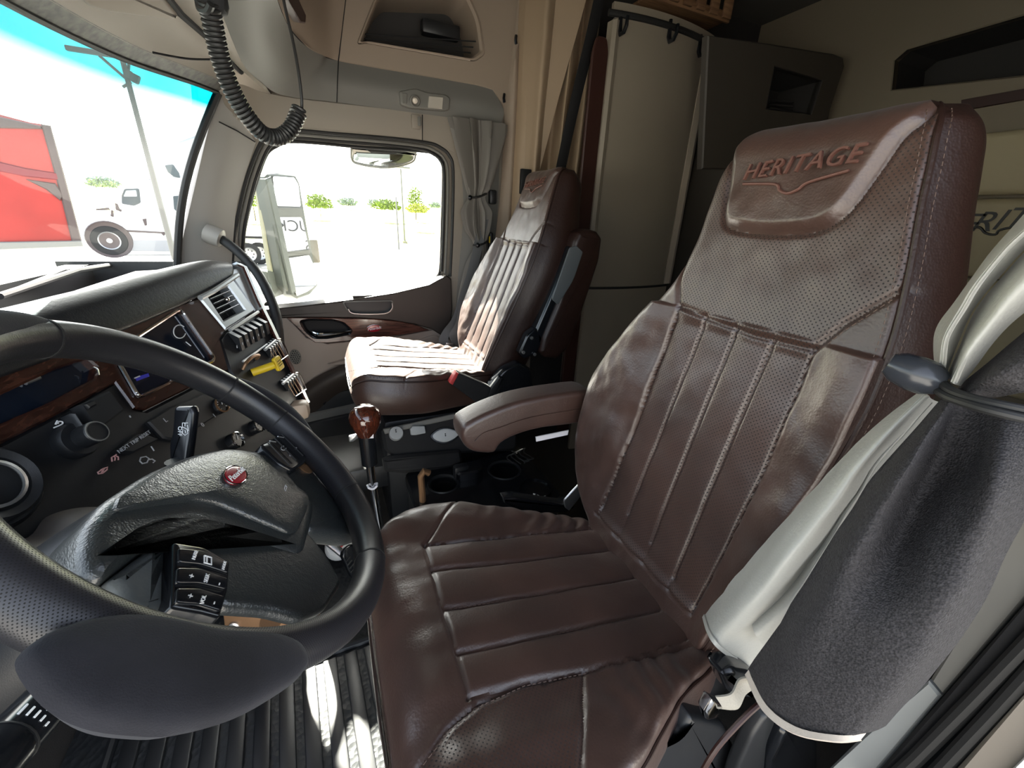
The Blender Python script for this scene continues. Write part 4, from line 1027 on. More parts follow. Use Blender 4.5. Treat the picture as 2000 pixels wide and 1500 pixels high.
dcard('radio_slot', [(290, 823), (333, 795), (460, 745), (480, 775), (350, 860), (320, 855)], black, .004, .02, .003)
for s_, x, y in (('L', 318, 823), ('0', 391, 832), ('1', 414, 814), ('2', 378, 817)): text('lettering', s_, SP, x, y, .012, whitedim, dash, h=.006)
for px, py, r_, rm in ((425, 794, .017, bronze), (456, 862, .017, chrome), (498, 834, .016, chrome)):
    g = dial(px, py, r_, blackg, rm, .010, 'gauge')
    for a in range(9):
        t = R(-40+a*32); c = SP.un(px, py)+SP.n*.0105
        d_ = SP.ex*math.cos(t)+SP.ey*math.sin(t); MB().tube([c+d_*r_*.55, c+d_*r_*.75], .0007, 4).build('gauge_mark', white, g)
    c = SP.un(px, py)+SP.n*.0115; MB().tube([c, c+(SP.ex*.4+SP.ey*.6)*r_*.8], .0007, 4).build('needle', white, g)
# big round outlet at the driver's left and the knee bolster
LV = SP.off(.02); c = LV.un(-18, 948)
rv = MB().lathe(c, LV.n, [(.046, -.03), (.046, .0), (.042, .008), (.034, .004), (.030, -.012), (0, -.014)], 32).build('round_vent', black, dash)
MB().lathe(c, LV.n, [(.026, .002), (.029, .002), (.0295, .006), (.026, .007), (.0255, .004)], 32).build('vent_rim', steel, rv)
MB().lathe(c, LV.n, [(.055, -.03), (.055, -.012), (.050, -.004), (.046, -.006)], 32).build('vent_surround', black, rv)
kb = [[SP.un(x, y)+SP.n*h for x, y, h in r_] for r_ in ([(-150, 1060, .0), (40, 1055, .0), (90, 1010, .0), (150, 992, .0), (215, 990, .0)], [(-150, 1120, .05), (40, 1100, .05), (100, 1050, .05), (160, 1030, .05), (230, 1030, .05)], [(-150, 1250, .05), (40, 1200, .05), (120, 1160, .05), (190, 1120, .05), (260, 1100, .05)], [(-150, 1400, -.06), (40, 1330, -.06), (120, 1290, -.06), (200, 1230, -.06), (280, 1180, -.06)])]
MB().sheet(rgrid(kb, 6, 6), .01).build('knee_bolster', mat('taupe knee bolster', (.10, .085, .075), .6), dash)

# ================================================================ steering wheel
WC = Vector((-.137, .48, .872)); wt_ = R(47)
WP = Plane(WC, (0, 1, 0), (-math.cos(wt_), 0, math.sin(wt_))); RW = .216
wheel = empty('steering_wheel', WC, 'black leather steering wheel with suede pads on its rim', 'steering wheel')
def rimp3(th, dr=0, h=0): return WP.at((RW+dr)*math.cos(th), (RW+dr)*math.sin(th), h)
def rim_arc(name, a0, a1, r_, m, dr=0, h=0, rb=.0195, parent=None, taper=False, n=48, uv=True):
    rings = []; uvs = []; K = 16
    for i in range(n+1):
        t = i/n; th = R(a0+(a1-a0)*t); q = 1.0
        if taper: q = max(.05, math.sin(math.pi*min(1, max(0, t)))**.45)
        o = (WP.ex*math.cos(th)+WP.ey*math.sin(th))
        rings.append([rimp3(th, dr*q, h)+o*(math.cos(2*math.pi*k/K)*r_*1.14*(q if taper else 1))+WP.n*(math.sin(2*math.pi*k/K)*rb*1.1*(q if taper else 1)) for k in range(K)])
    mb = MB().rings(rings, True); me = mb.mesh(name)
    ul = me.uv_layers.new(name='UVMap')
    for p in me.polygons:
        if len(p.vertices) > 4: continue
        ks = [v % K for v in p.vertices]; wrap = max(ks)-min(ks) > 2
        for li, vi in zip(p.loop_indices, p.vertices):
            k = vi % K
            if wrap and k == 0: k = K
            ul.data[li].uv = (RW*R(a1-a0)*(vi//K)/n, 2*math.pi*.017*k/K)
    return link(name, me, parent or wheel, m)
rim_arc('rim', 8, 68, .0165, rimm); rim_arc('rim', 68, 128, .0165, rimm); rim_arc('rim_perforated', 128, 262, .0168, rimp)
rim_arc('rim', 262, 300, .0165, rimm); rim_arc('rim_perforated', 300, 345, .0168, rimp); rim_arc('rim', 345, 368, .0165, rimm)
for a in (8, 68, 128, 262, 300, 345): rim_arc('rim_seam', a-.35, a+.35, .0171, blackm, n=2, rb=.0201)
lac = MB()
for i in range(46):
    a = R(20+i*2.6); p = []
    for k in range(5):
        f = R(200+18*k); o = (WP.ex*math.cos(a+.006*(k-2))+WP.ey*math.sin(a+.006*(k-2)))
        p.append(rimp3(a+.006*(k-2))+o*(math.cos(f)*.0172)+WP.n*(math.sin(f+math.pi)*.0202))
    lac.tube(p, .0009, 4)
lac.build('lacing', rimm, wheel)['kind'] = 'stuff'
# suede pads
rim_arc('rim_pad', -34, 14, .0215, suede, .015, .002, .022, None, True); rim_arc('rim_pad', 62, 122, .0175, suede, .010, .006, .0215, None, True)
BP = WP.off(.018); pb = MB()
pp = [(52, 1287), (66, 1250), (110, 1224), (180, 1206), (250, 1199), (330, 1208), (440, 1232), (540, 1238), (588, 1254), (608, 1285), (594, 1312), (550, 1345), (470, 1388), (360, 1417), (270, 1416), (180, 1400), (105, 1358)]
pc = cr(BP.poly(pp), 4, True)
def dome(mb, P, poly, hs, th):                        # a cushion: outline, domed front, flat back
    cx = sum(p[0] for p in poly)/len(poly); cy = sum(p[1] for p in poly)/len(poly); rings = []
    for s_, h in [(.8, -th)]+hs: rings.append([P.at(cx+(p[0]-cx)*s_, cy+(p[1]-cy)*s_, h) for p in poly])
    if P.ex.cross(P.ey).dot(P.n) < 0: rings = [r_[::-1] for r_ in rings]
    return mb.rings(rings, True)
dome(pb, BP, pc, [(1.0, -.008), (.985, -.002), (.95, .002), (.86, .005), (.7, .0075), (.45, .009), (.2, .0095)], .022)
pb.build('rim_pad', suede, wheel)
# hub
HP = WP.off(-.012)
ho = [(172, 1062), (178, 1008), (212, 966), (300, 910), (380, 879), (440, 867), (500, 873), (546, 892), (600, 958), (622, 986), (612, 1040), (604, 1076), (588, 1085), (480, 1052), (400, 1036), (335, 1037), (305, 1050), (216, 1118), (184, 1100)]
hb_ = MB(); puff(hb_, HP, rpoly(HP.poly(ho), .35, 3), .075, .016, 5); hub = hb_.build('hub', hubm, wheel)
HI = WP.off(-.010)
hi = [(218, 997), (226, 975), (300, 926), (380, 893), (440, 879), (480, 882), (520, 904), (560, 938), (604, 970), (598, 1000), (578, 1040), (560, 1044), (480, 1011), (420, 986), (370, 979), (300, 986), (228, 999)]
hm = MB(); hpoly = rpoly(HI.poly(hi), .3, 3)
dome(hm, HI, hpoly, [(1.0, 0), (.985, .0025), (.93, .0045), (.75, .0065), (.5, .008), (.25, .0085)], .01); hm.build('airbag_cover', hubm, hub)
hcx = sum(p[0] for p in hpoly)/len(hpoly); hcy = sum(p[1] for p in hpoly)/len(hpoly)
HE = WP.off(.0015)
ec = HE.uv(462, 926); ea = Vector(HE.uv(488, 903))-Vector(HE.uv(437, 948)); ang = math.atan2(ea.y, ea.x)
em2 = MB(); puff(em2, HE, ell(ec[0], ec[1], .0195, .0118, 32, ang), .008, .0025); em2 = em2.build('emblem', redb, hub)
el2 = ell(ec[0], ec[1], .0198, .0121, 32, ang); MB().tube([HE.at(*p, -.001) for p in el2+el2[:1]], .0009, 6).build('emblem_rim', chrome, hub)
sgn = ang if math.cos(ang) > 0 else ang
text('lettering', 'Peterbilt', HE, 0, 0, .0105, white, em2, ang=ang, shear=.35, uvpos=ec, h=.0006, ext=.0003)
stroke([(543, 962), (546, 966), (543, 974), (541, 970), (543, 962)], .0006, whitedim, .0135, 'airbag_symbol', hub, HI)
def plug(name, P, px, th, r_, m, par, rr=.25, n=4):
    mb = MB(); puff(mb, P, rpoly(P.poly(px), rr, 4), th, r_, n); return mb.build(name, m, par)
# spokes
plug('spoke', WP.off(-.016), [(300, 985), (430, 960), (560, 985), (640, 1080), (672, 1136), (640, 1185), (594, 1205), (530, 1188), (436, 1180)], .018, .008, hubm, wheel, .2)
plug('spoke', WP.off(-.022), [(520, 880), (600, 900), (640, 950), (720, 990), (720, 1036), (690, 1046), (604, 1034), (560, 960)], .03, .012, hubm, wheel, .2)
plug('spoke', WP.off(-.03), [(170, 1060), (212, 1115), (150, 1190), (100, 1180), (85, 1150)], .03, .012, blackg, wheel, .25)
plug('spoke_cover', WP.off(-.02), [(214, 1126), (300, 1062), (322, 1046), (330, 1100), (336, 1184), (288, 1200), (250, 1178), (240, 1150)], .035, .010, mat('grey spoke cover', (.10, .11, .11), .35, bump=.2, scale=300), wheel, .3)
m1 = plug('button_module', WP.off(-.008), [(338, 1056), (400, 1066), (452, 1096), (448, 1150), (432, 1204), (395, 1194), (336, 1184)], .035, .004, blackg, wheel, .15)
MQ = WP.off(-.0045)
for q in ([(348, 1069), (395, 1073), (449, 1098), (447, 1118), (392, 1100), (349, 1096)], [(346, 1107), (392, 1108), (446, 1128), (443, 1150), (390, 1137), (345, 1137)], [(346, 1147), (390, 1147), (441, 1163), (433, 1192), (388, 1178), (345, 1175)]):
    plug('button', MQ, q, .005, .0018, blackg, m1, .2, 3)
MT = WP.off(-.004)
ax = Vector(MT.uv(372, 1185))-Vector(MT.uv(372, 1085)); bang = math.atan2(ax.y, ax.x)
def btext(s_, x, y, size=.0052, a=0, par=m1, m=white): return text('lettering', s_, MT, x, y, size, m, par, ang=a, h=.0006)
upv = Vector(MT.uv(400, 1040))-Vector(MT.uv(400, 1140))
for s_, x, y, z in (('MUTE', 380, 1085, .0042), ('MODE', 437, 1105, .0036), ('SEEK', 403, 1130, .0046), ('VOL', 396, 1172, .0048), ('+', 374, 1126, .0075), ('+', 372, 1165, .0075), ('-', 426, 1141, .009), ('-', 416, 1178, .009)):
    btext(s_, x, y, z)
for px in ([(398, 1086), (398, 1100), (412, 1104), (412, 1090), (398, 1086)], [(403, 1100), (403, 1088)]): stroke(px, .0007, white, .0006, 'button_symbol', m1, MT)
m2 = plug('button_module', WP.off(-.006), [(508, 868), (548, 848), (572, 842), (592, 852), (604, 882), (598, 902), (572, 918), (548, 906)], .03, .004, blackg, wheel, .25)
for k in range(3):
    stroke([(518+14*k, 868-8*k), (560+14*k, 912-9*k)], .0009, black, .0044, 'button_gap', m2, WP.off(-.006))
    stroke([(522+16*k, 866-9*k), (534+16*k, 868-9*k)], .0009, steel, .005, 'button_edge', m2, WP.off(-.006))
for s_, x, y in (('RES', 578, 876), ('SET', 566, 890)): text('lettering', s_, WP.off(-.006), x, y, .0032, whitedim, m2, ang=0, h=.0008)
stroke([(553+5*math.cos(a), 876+4*math.sin(a)) for a in [.6*i for i in range(9)]], .0006, whitedim, .0008, 'button_symbol', m2, WP.off(-.006))
MB().lathe(WP.off(-.03).un(588, 920), WP.n, [(.0, 0), (.012, .0), (.014, .01), (.0, .012)], 16).build('horn_tab', bronze, wheel)
# column and stalks
colm = dash
MB().tube([WC-WP.n*.085, WC-WP.n*.16, WC-WP.n*.26+Vector((0, 0, .02)), WC-WP.n*.46+Vector((-.05, 0, .05))], [.06, .075, .075, .06], 24).build('column_shroud', black, colm)
S1 = Plane(WP.off(-.055).un(352, 840), WP.ex*.8-WP.ey*.2, UP)
S1 = Plane(pt(352, 840, 'd', .60), RT, UP)
mm = MB(); puff(mm, S1, rpoly(S1.poly([(337, 793), (374, 793), (378, 806), (373, 850), (366, 905), (328, 905), (327, 870), (333, 846)]), .25, 4), .016, .007, 5)
stk = mm.build('stalk', blackg, colm)
MB().tube([S1.un(348, 900)-FW*.008, S1.un(342, 930)-FW*.0, WC-WP.n*.10+Vector((-.02, .06, 0))], .011, 12).build('stalk_arm', black, stk)
text('lettering', 'OFF', S1, 352, 842, .0085, white, stk, ang=math.pi/2*-1, h=.0006)
for px in ([(358, 834), (366, 838), (368, 846), (362, 850), (357, 846), (358, 838)], [(362, 840), (364, 846)], [(357, 836), (357, 826), (368, 826)], [(362, 826), (362, 832)], [(367, 830), (369, 842)]): stroke(px, .0006, white, .0006, 'stalk_symbol', stk, S1)
q0, q1, q2, q3 = pt(180, 1275, 'd', .43), pt(122, 1338, 'd', .37), pt(18, 1450, 'd', .325), pt(-80, 1550, 'd', .29)
s2 = MB().tube([WC-WP.n*.13+Vector((0, -.05, 0)), q0, q1, q2], [.016, .0175, .0195, .0205], 20).build('stalk', blackg, colm)
MB().tube([q2, q2.lerp(q3, .15), q2.lerp(q3, .2), q3], [.0205, .021, .022, .0225], 20).build('stalk_twist_end', blackg, s2)
MB().tube([q2.lerp(q3, .03), q2.lerp(q3, .06)], [.0214, .0214], 20).build('stalk_ring', rubber, s2)
dirn = (q2-q1).normalized(); side = dirn.cross(CAM-q1).normalized(); tow = side.cross(dirn).normalized()
if tow.dot(CAM-q1) < 0: tow = -tow
for i in range(5):
    c = q1.lerp(q2, .85)+side*(-.012+.0055*i); c = c+tow*math.sqrt(max(0, .0205**2-(-.012+.0055*i)**2))
    MB().tube([c, c-dirn*(.003+.0012*i)], .0010, 5).build('wiper_mark', white, s2)
c = q1.lerp(q2, .62)+tow*.0192
for a_, b_ in (((-.004, -.004), (.004, -.004)), ((.004, -.004), (.0, .004)), ((.0, .004), (-.004, -.004)), ((-.005, .003), (.004, -.003))):
    MB().tube([c+side*a_[0]+dirn*a_[1], c+side*b_[0]+dirn*b_[1]], .0006, 5).build('wiper_symbol', white, s2)
# ================================================================ seat hardware
# driver seat: fold-down armrest, pedestal, hinge parts
AP = Plane((0, .700, 0), (1, 0, 0), (0, 0, 1))
arm = MB(); apx = [(1162, 768), (1100, 770), (1020, 785), (960, 806), (916, 828), (904, 842), (904, 862), (914, 878), (934, 886), (966, 886), (980, 868), (1010, 852), (1060, 838), (1165, 820)]
puff(arm, AP, [p[:2] for p in cr(AP.poly(apx), 3, True)], .075, .012, 6); am = arm.build('armrest', leather, DSEAT)
A2 = AP.off(.0015)
MB().tube([A2.at(*A2.uv(x, y), .0) for x, y in cr([(928, 862), (945, 846), (975, 836), (1040, 815), (1160, 795)], 6)], .0012, 6).build('armrest_seam', leather, am)
MB().plate(AP.off(.002), AP.poly([(1046, 853), (1110, 840), (1108, 849), (1047, 862)]), (), .003, .0005).build('paper_label', mat('white label', (.75, .72, .72), .6), am)
MB().box((.33, .41, .21), (.36, .34, .42), bev=.03).build('pedestal', black, DSEAT)
MB().box((.30, .41, .44), (.36, .38, .05), bev=.012).build('seat_pan', black, DSEAT)
NP = Plane((0, .17, 0), (1, 0, 0), (0, 0, 1))
def near(name, px, m, th=.03, r_=.006, y=.17, rr=.2, par=None):
    P = Plane((0, y, 0), (1, 0, 0), (0, 0, 1)); mb = MB(); puff(mb, P, rpoly(P.poly(px), rr, 4), th, r_, 4); return mb.build(name, m, par or DSEAT)
near('side_cover', [(1265, 1470), (1330, 1440), (1355, 1405), (1420, 1420), (1440, 1470), (1430, 1560), (1250, 1560)], black, .05, .01, .19)
near('recline_lever', [(1438, 1510), (1470, 1440), (1500, 1395), (1520, 1400), (1500, 1450), (1490, 1560), (1425, 1560)], black, .02, .006, .16, .3)
near('recline_lever', [(1505, 1490), (1535, 1430), (1570, 1410), (1600, 1430), (1600, 1500), (1560, 1560), (1500, 1560)], blackg, .03, .010, .155, .3)
near('hinge_cover', [(1415, 1325), (1440, 1308), (1475, 1310), (1490, 1340), (1470, 1370), (1430, 1365)], blackg, .03, .01, .17, .3)
MB().tube([NP.at(*NP.uv(x, y), .012) for x, y in cr([(1350, 1500), (1385, 1440), (1440, 1380), (1475, 1350)], 5)], .0035, 8).build('cable', browntrim, DSEAT)
# seat belt latch hanging by the near bolster
lt = empty('belt_anchor', NP.un(1410, 1380), 'silver latch with pale frayed strap hanging below the grey tied curtain', 'latch')
LQ = Plane((0, .155, 0), (1, 0, 0), (0, 0, 1))
mb = MB(); puff(mb, LQ, LQ.poly([(1378, 1392), (1392, 1368), (1412, 1378), (1400, 1404), (1382, 1408)]), .012, .003, 3); mb.build('latch_plate', chrome, lt)
MB().sheet(rgrid([[LQ.at(*LQ.uv(x, y), h) for x, y, h in r_] for r_ in ([(1398, 1362, 0), (1420, 1345, .006), (1445, 1328, 0), (1462, 1318, .004)], [(1402, 1372, .006), (1424, 1362, .012), (1450, 1345, .005), (1470, 1335, .004)], [(1400, 1384, 0), (1426, 1376, .004), (1452, 1360, .0), (1474, 1345, 0)])], 5, 5), .002).build('strap', mat('pale strap', (.28, .26, .22), .8, bump=.4, scale=500), lt)
# driver belt buckle on the far side
bk = empty('belt_buckle', pt(1060, 985, 'y', .68), 'black belt stalk with silver tongue beside the driver cushion', 'seat belt')
BQ = Plane((0, .69, 0), (1, 0, 0), (0, 0, 1))
mb = MB(); puff(mb, BQ, rpoly(BQ.poly([(984, 975), (1006, 972), (1100, 985), (1118, 980), (1124, 992), (1105, 1003), (1030, 1002), (985, 984)]), .2, 3), .03, .006, 3); mb.build('stalk', blackg, bk)
mb = MB(); puff(mb, BQ.off(.004), rpoly(BQ.off(.004).poly([(1102, 978), (1118, 960), (1136, 942), (1143, 940), (1142, 960), (1128, 978), (1112, 998), (1104, 992)]), .2, 3), .006, .002, 3); mb.build('tongue', steel, bk)
# passenger seat: pedestal, side shell, raised armrest, buckle
ped = MB().box((.37, 1.50, .25), (.50, .44, .50), bev=.02).build('pedestal', black, PSEAT)
PQ = Plane((0, 1.235, 0), (1, 0, 0), (0, 0, 1))
def pside(name, px, m, y=1.235, th=.03, r_=.008, rr=.2, par=None):
    P = Plane((0, y, 0), (1, 0, 0), (0, 0, 1)); mb = MB(); puff(mb, P, rpoly(P.poly(px), rr, 4), th, r_, 4); return mb.build(name, m, par or PSEAT)
pside('hinge_cover', [(940, 792), (952, 760), (985, 722), (1015, 708), (1040, 722), (1046, 765), (1020, 812), (962, 812)], blackg, 1.225, .05, .016)
pside('hinge_lip', [(943, 790), (950, 768), (975, 735), (985, 738), (975, 770), (958, 795)], black, 1.215, .02, .008)
ar = pside('armrest', [(1124, 470), (1132, 454), (1150, 447), (1168, 452), (1178, 466), (1172, 510), (1142, 600), (1112, 680), (1090, 702), (1066, 700), (1056, 688), (1062, 660), (1092, 590)], leather_side, 1.20, .075, .016)
pside('armrest_shell', [(1114, 482), (1128, 478), (1142, 490), (1138, 520), (1110, 600), (1078, 662), (1060, 678), (1048, 672), (1046, 648), (1076, 578)], blackg, 1.215, .06, .012, .25, ar)
pside('armrest_plate', [(1113, 484), (1126, 480), (1139, 492), (1120, 548), (1090, 595), (1078, 585)], mat('grey plastic cover', (.10, .11, .115), .3), 1.1945, .006, .002, .2, ar)
pside('armrest_bracket', [(1015, 690), (1030, 655), (1048, 640), (1062, 660), (1050, 690), (1025, 702)], blackg, 1.215, .04, .008, .2, PSEAT)
for x, y in ((1022, 688), (1044, 692), (1038, 660)): MB().lathe(pt(x, y, 'y', 1.212), (0, -1, 0), [(.006, 0), (.006, .004), (0, .005)], 10).build('bolt', steel, PSEAT)
bkp = empty('belt_buckle', pt(945, 770, 'y', 1.21), 'black seat belt buckle with red button by the sunlit cushion', 'seat belt')
BB = Plane((0, 1.205, 0), (1, 0, 0), (0, 0, 1))
mb = MB(); puff(mb, BB, rpoly(BB.poly([(880, 750), (893, 727), (960, 757), (950, 788), (935, 790)]), .12, 3), .032, .004, 3); mb.build('housing', blackm, bkp)
mb = MB(); puff(mb, BB.off(.002), BB.poly([(878, 748), (891, 726), (896, 729), (884, 752)]), .028, .002, 3); mb.build('release_button', redp, bkp)
# control panel on the passenger seat base
pc_ = Plane((.3, 1.20, .45), (1, 0, 0), (0, .45, 1))
def pcard(name, px, m, h=0, th=.03, bev=.004, rr=.15, par=None):
    P = pc_.off(h); return MB().plate(P, rpoly(P.poly(px), rr, 4), (), th, bev).build(name, m, par or PSEAT)
pcard('control_panel', [(746, 842), (830, 820), (932, 800), (1010, 790), (1010, 880), (900, 885), (770, 895), (752, 878)], blackm, 0, .04, .008)
pcard('trim_strip', [(748, 838), (932, 798), (932, 808), (752, 848)], graytrim, .004, .02, .003)
kc = pc_.un(773, 848)
kn = MB().lathe(kc, pc_.n+Vector((0, 0, .3)), [(.022, -.005), (.023, .018), (.021, .023), (0, .024)], 24).build('round_knob', greyknob, PSEAT)
sb = MB(); puff(sb, pc_.off(.014), rpoly(pc_.off(.014).poly([(801, 838), (806, 832), (830, 832), (832, 846), (812, 850), (803, 850)]), .15, 3), .016, .003, 3); sb.build('rocker_knob', greyknob, PSEAT)
P3 = pc_.off(.006)
lens = [P3.uv(x, y) for x, y in cr([(845, 851), (858, 840), (875, 837), (892, 842), (897, 848), (884, 859), (868, 864), (852, 860)], 4, True)]
ov = MB(); puff(ov, P3, lens, .010, .004, 3); ov = ov.build('oval_pad', mat('pale grey pad', (.50, .52, .53), .45), PSEAT)
lens2 = [((a-P3.uv(870, 850)[0])*1.18+P3.uv(870, 850)[0], (b-P3.uv(870, 850)[1])*1.25+P3.uv(870, 850)[1]) for a, b in lens]
MB().plate(pc_.off(.003), lens2, (), .01, .002).build('oval_surround', blackg, PSEAT)
for px, p_ in (((772, 847), None), ((869, 849), None)):
    c = pc_.un(*px)+pc_.n*(.026 if px[0] < 800 else .007)
    for s_ in (-1, 1): MB().ball(c+pc_.ey*.003*s_+Vector((0, 0, .012 if px[0] < 800 else 0)), .0022, 8, 6).build('arrow_mark', blackm, PSEAT)
pcard('storage_tray', [(748, 898), (770, 890), (900, 878), (905, 905), (880, 915), (790, 925), (752, 922)], blackm, .02, .05, .01)

# ================================================================ gear shifter and floor console
sh_ = empty('gear_shifter', pt(735, 985, 'y', .95), 'gear stick with glossy walnut knob on a chrome shaft', 'gear shifter')
ks = [pt(x, y, 'y', .95) for x, y in ((713, 815), (717, 850), (722, 905), (728, 950), (738, 1010))]
axs = (ks[0]-ks[2]).normalized()
MB().lathe(ks[0], axs, [(.0, .030), (.020, .028), (.033, .018), (.038, .003), (.0365, -.014), (.030, -.030), (.024, -.042), (.022, -.048), (0, -.048)], 28).build('knob', woodk, sh_)
MB().tube([ks[0]-axs*.034, ks[1].lerp(ks[2], .3), ks[2]], [.021, .020, .0195], 20).build('boot', blackg, sh_)
MB().tube([ks[2], ks[3], ks[4], Vector((ks[4].x+.02, ks[4].y, .0))], [.0105]*4, 16).build('shaft', chrome, sh_)
MB().tube([ks[3]+Vector((-.013, 0, .010))+Vector((0.002*i, -.014 if 0 < i < 12 else -.004, -.008*math.sin(math.pi*i/12))) for i in range(13)], .003, 8).build('clip_ring', mat('white clip', (.7, .7, .75), .4), sh_)
SK = Plane(ks[1]+Vector((0, -.0215, .018)), (1, 0, 0), (0, 0, 1))
sl_ = MB().plate(SK, SK.poly([(713, 841), (729, 839), (730, 856), (714, 857)]), (), .003, .0006).build('shift_label', mat('pale sticker', (.75, .74, .74), .5), sh_)
text('lettering', 'Y', SK, 721, 848, .012, greyknob, sl_, h=.0006)
cs = empty('floor_console', (.4, .98, 0), 'black floor console with cup holders between the seats', 'console')
CZ = Plane((.4, 1.0, .36), (1, 0, 0), (0, 1, 0))
h1 = [CZ.uv(*p) for p in ((1, 1),)]
c1, c2_ = CZ.uv(866, 945), CZ.uv(985, 918)
cup1, cup2 = ell(c1[0], c1[1], .043, .043, 24), ell(c2_[0], c2_[1], .050, .050, 24)
top = rpoly(CZ.poly([(822, 918), (930, 905), (1105, 893), (1130, 960), (1010, 968), (840, 985)]), .12, 4)
top = rpoly([(.16, .86), (.60, .86), (.60, 1.17), (.16, 1.17)], .1, 4); top = [(x-.4, y-1.0) for x, y in top]
MB().plate(CZ, top, [cup1, cup2], .02, .005).build('console_top', blackg, cs)
MB().plate(CZ.off(-.02), [(x*.98, y*.98) for x, y in top], [cup1, cup2], .34, .002).build('console_body', black, cs)
for cpx, r_ in ((c1, .043), (c2_, .050)):
    MB().lathe(CZ.at(*cpx, 0), (0, 0, 1), [(r_, -.07), (r_, .0), (r_+.006, .004), (r_+.008, .0)], 24, None, False).build('cup_holder', black, cs)
for dx in (0,):
    p = CZ.uv(822, 925)
    MB().tube([pt(x, y, 'y', 1.0) for x, y in ((826, 985), (824, 955), (822, 930), (828, 920), (838, 924))], [.010]*5, 10).build('divider', bronze, cs)
MB().box(CZ.at(*CZ.uv(900, 930), .02), (.05, .03, .05), bev=.01).build('divider', black, cs)
MB().plate(CZ.off(.03), rpoly(CZ.off(.03).poly([(880, 908), (938, 895), (945, 908), (935, 920), (895, 926)]), .2, 4), (), .03, .006).build('tray', blackg, cs)
cup = empty('cup', CZ.at(*CZ.uv(1042, 965), -.05), 'empty black cup standing under the brown armrest', 'cup')
cc = pt(1045, 960, 'y', .93)
MB().lathe(cc, (0, 0, 1), [(.043, -.12), (.050, .012), (.052, .016), (.048, .016), (.041, -.10), (0, -.10)], 28).build('cup_body', blackg, cup)
MB().lathe(cc+Vector((0, 0, -.05)), (0, 0, 1), [(.0475, -.006), (.0485, 0), (.0475, .006)], 28).build('cup_band', black, cup)
ch_ = empty('charging_cable', pt(1015, 890, 'y', 1.02), 'tangled dark cable lying behind the brown armrest', 'cable')
for k in range(5):
    pts_ = [pt(1000+8*k+10*math.sin(i*1.3+k), 878+5*i+3*math.cos(i+k), 'y', 1.02+.01*math.sin(i*2+k)) for i in range(6)]
    MB().tube(cr([tuple(p) for p in pts_], 5), .0022, 6).build('wire', rubber, ch_)
# small silver pull left of the shifter
tg = empty('floor_bolt_cover', pt(692, 858, 'y', 1.25), 'small silver tab beside the gear stick', 'tab')
TQ = Plane((0, 1.25, 0), (1, 0, 0), (0, 0, 1)); mb = MB(); puff(mb, TQ, rpoly(TQ.poly([(681, 853), (697, 849), (700, 856), (690, 863), (682, 864)]), .2, 3), .012, .003, 3); mb.build('tab_cap', steel, tg)
MB().box(pt(690, 900, 'y', 1.45), (.30, .30, .10), bev=.02).build('tab_base', black, tg)

# ================================================================ floor mats and pedals
fm = empty('floor_mat', (-.1, .8, 0), 'black ribbed rubber mat on the floor below the steering wheel', 'floor mat')
MB().box((-.28, .85, .006), (.75, .98, .012), bev=.004).build('mat_base', mat('hexagon rubber', (.018, .02, .022), .5, bump=.6, scale=75, kind='voronoi', bdist=.003), fm)
for i in range(15):
    y = .40+.036*i
for i in range(13):
    a = Zr = Vector((-.50+.052*i, .42, .016)); b = a+Vector((-.03, .44, 0))
    MB().box((a+b)/2, (.034, .44, .012), Matrix.Rotation(math.atan2(.03, .44), 3, 'Z'), .004).build('rib', matr, fm)
fr = [(-.54, .40), (.16, .40), (.13, .88), (-.57, .88)]
for a, b in zip(fr, fr[1:]+fr[:1]): MB().tube([Vector((*a, .016)), Vector((*b, .016))], .010, 8).build('mat_rim', matr, fm)
pd = empty('foot_pedal', (-.05, 1.15, .1), 'black ribbed pedal seen through the steering wheel', 'pedal')
pq = Plane(pt(692, 1098, 'y', 1.05), Vector((.8, .5, .1)), Vector((-.2, .2, 1)))
mb = MB(); puff(mb, pq, rrect(0, 0, .05, .11, .02, 4), .02, .006, 4); mb.build('pedal_pad', blackg, pd)
for k in range(5): MB().tube([pq.at(-.022, -.035+.014*k, .001), pq.at(-.004, -.030+.014*k, .001)], .002, 6).build('grip_rib', rubber, pd)
MB().tube([pq.at(0, 0, -.02), pq.at(-.02, .08, -.08), pq.at(-.04, .05, -.25)], .012, 10).build('pedal_arm', steel, pd)
bp_ = empty('bronze_bracket', pt(520, 1210, 'd', .95), 'bronze coloured bracket plate behind the wheel spoke', 'bracket')
bq = Plane(pt(520, 1210, 'd', .80), RT*1+FW*.2, UP*1-FW*.3)
mb = MB(); puff(mb, bq, bq.poly([(430, 1170), (610, 1200), (640, 1260), (440, 1250)]), .03, .006, 3); bo = mb.build('plate', bronze, bp_)
MB().tube([bq.un(530, 1210), Vector((bq.un(530, 1210).x-.1, bq.un(530, 1210).y+.2, .015))], .02, 10).build('bracket_leg', bronze, bp_)
MB().lathe(bq.un(458, 1222), bq.n, [(.010, -.002), (.010, .004), (.006, .005), (.0, .002)], 14).build('bolt', steel, bo)
sun_patch = empty('sunlit_patch', pt(660, 1068, 'y', 1.25), 'pale disc with red centre painted as a sunlit patch behind the wheel', 'button')  # pale disc stands in for a patch of sunlight near the pedal
cq = pt(662, 1064, 'y', 1.22)
MB().lathe(cq, Vector((.1, -.5, .8)), [(.045, -.03), (.045, .0), (.04, .008), (.018, .012), (0, .012)], 24).build('patch_disc', mat('painted sunlight white', (.8, .78, .74), .4), sun_patch)
MB().lathe(cq+Vector((.1, -.5, .8)).normalized()*.012, Vector((.1, -.5, .8)), [(.016, -.002), (.016, .003), (0, .004)], 16).build('patch_centre', redp, sun_patch)

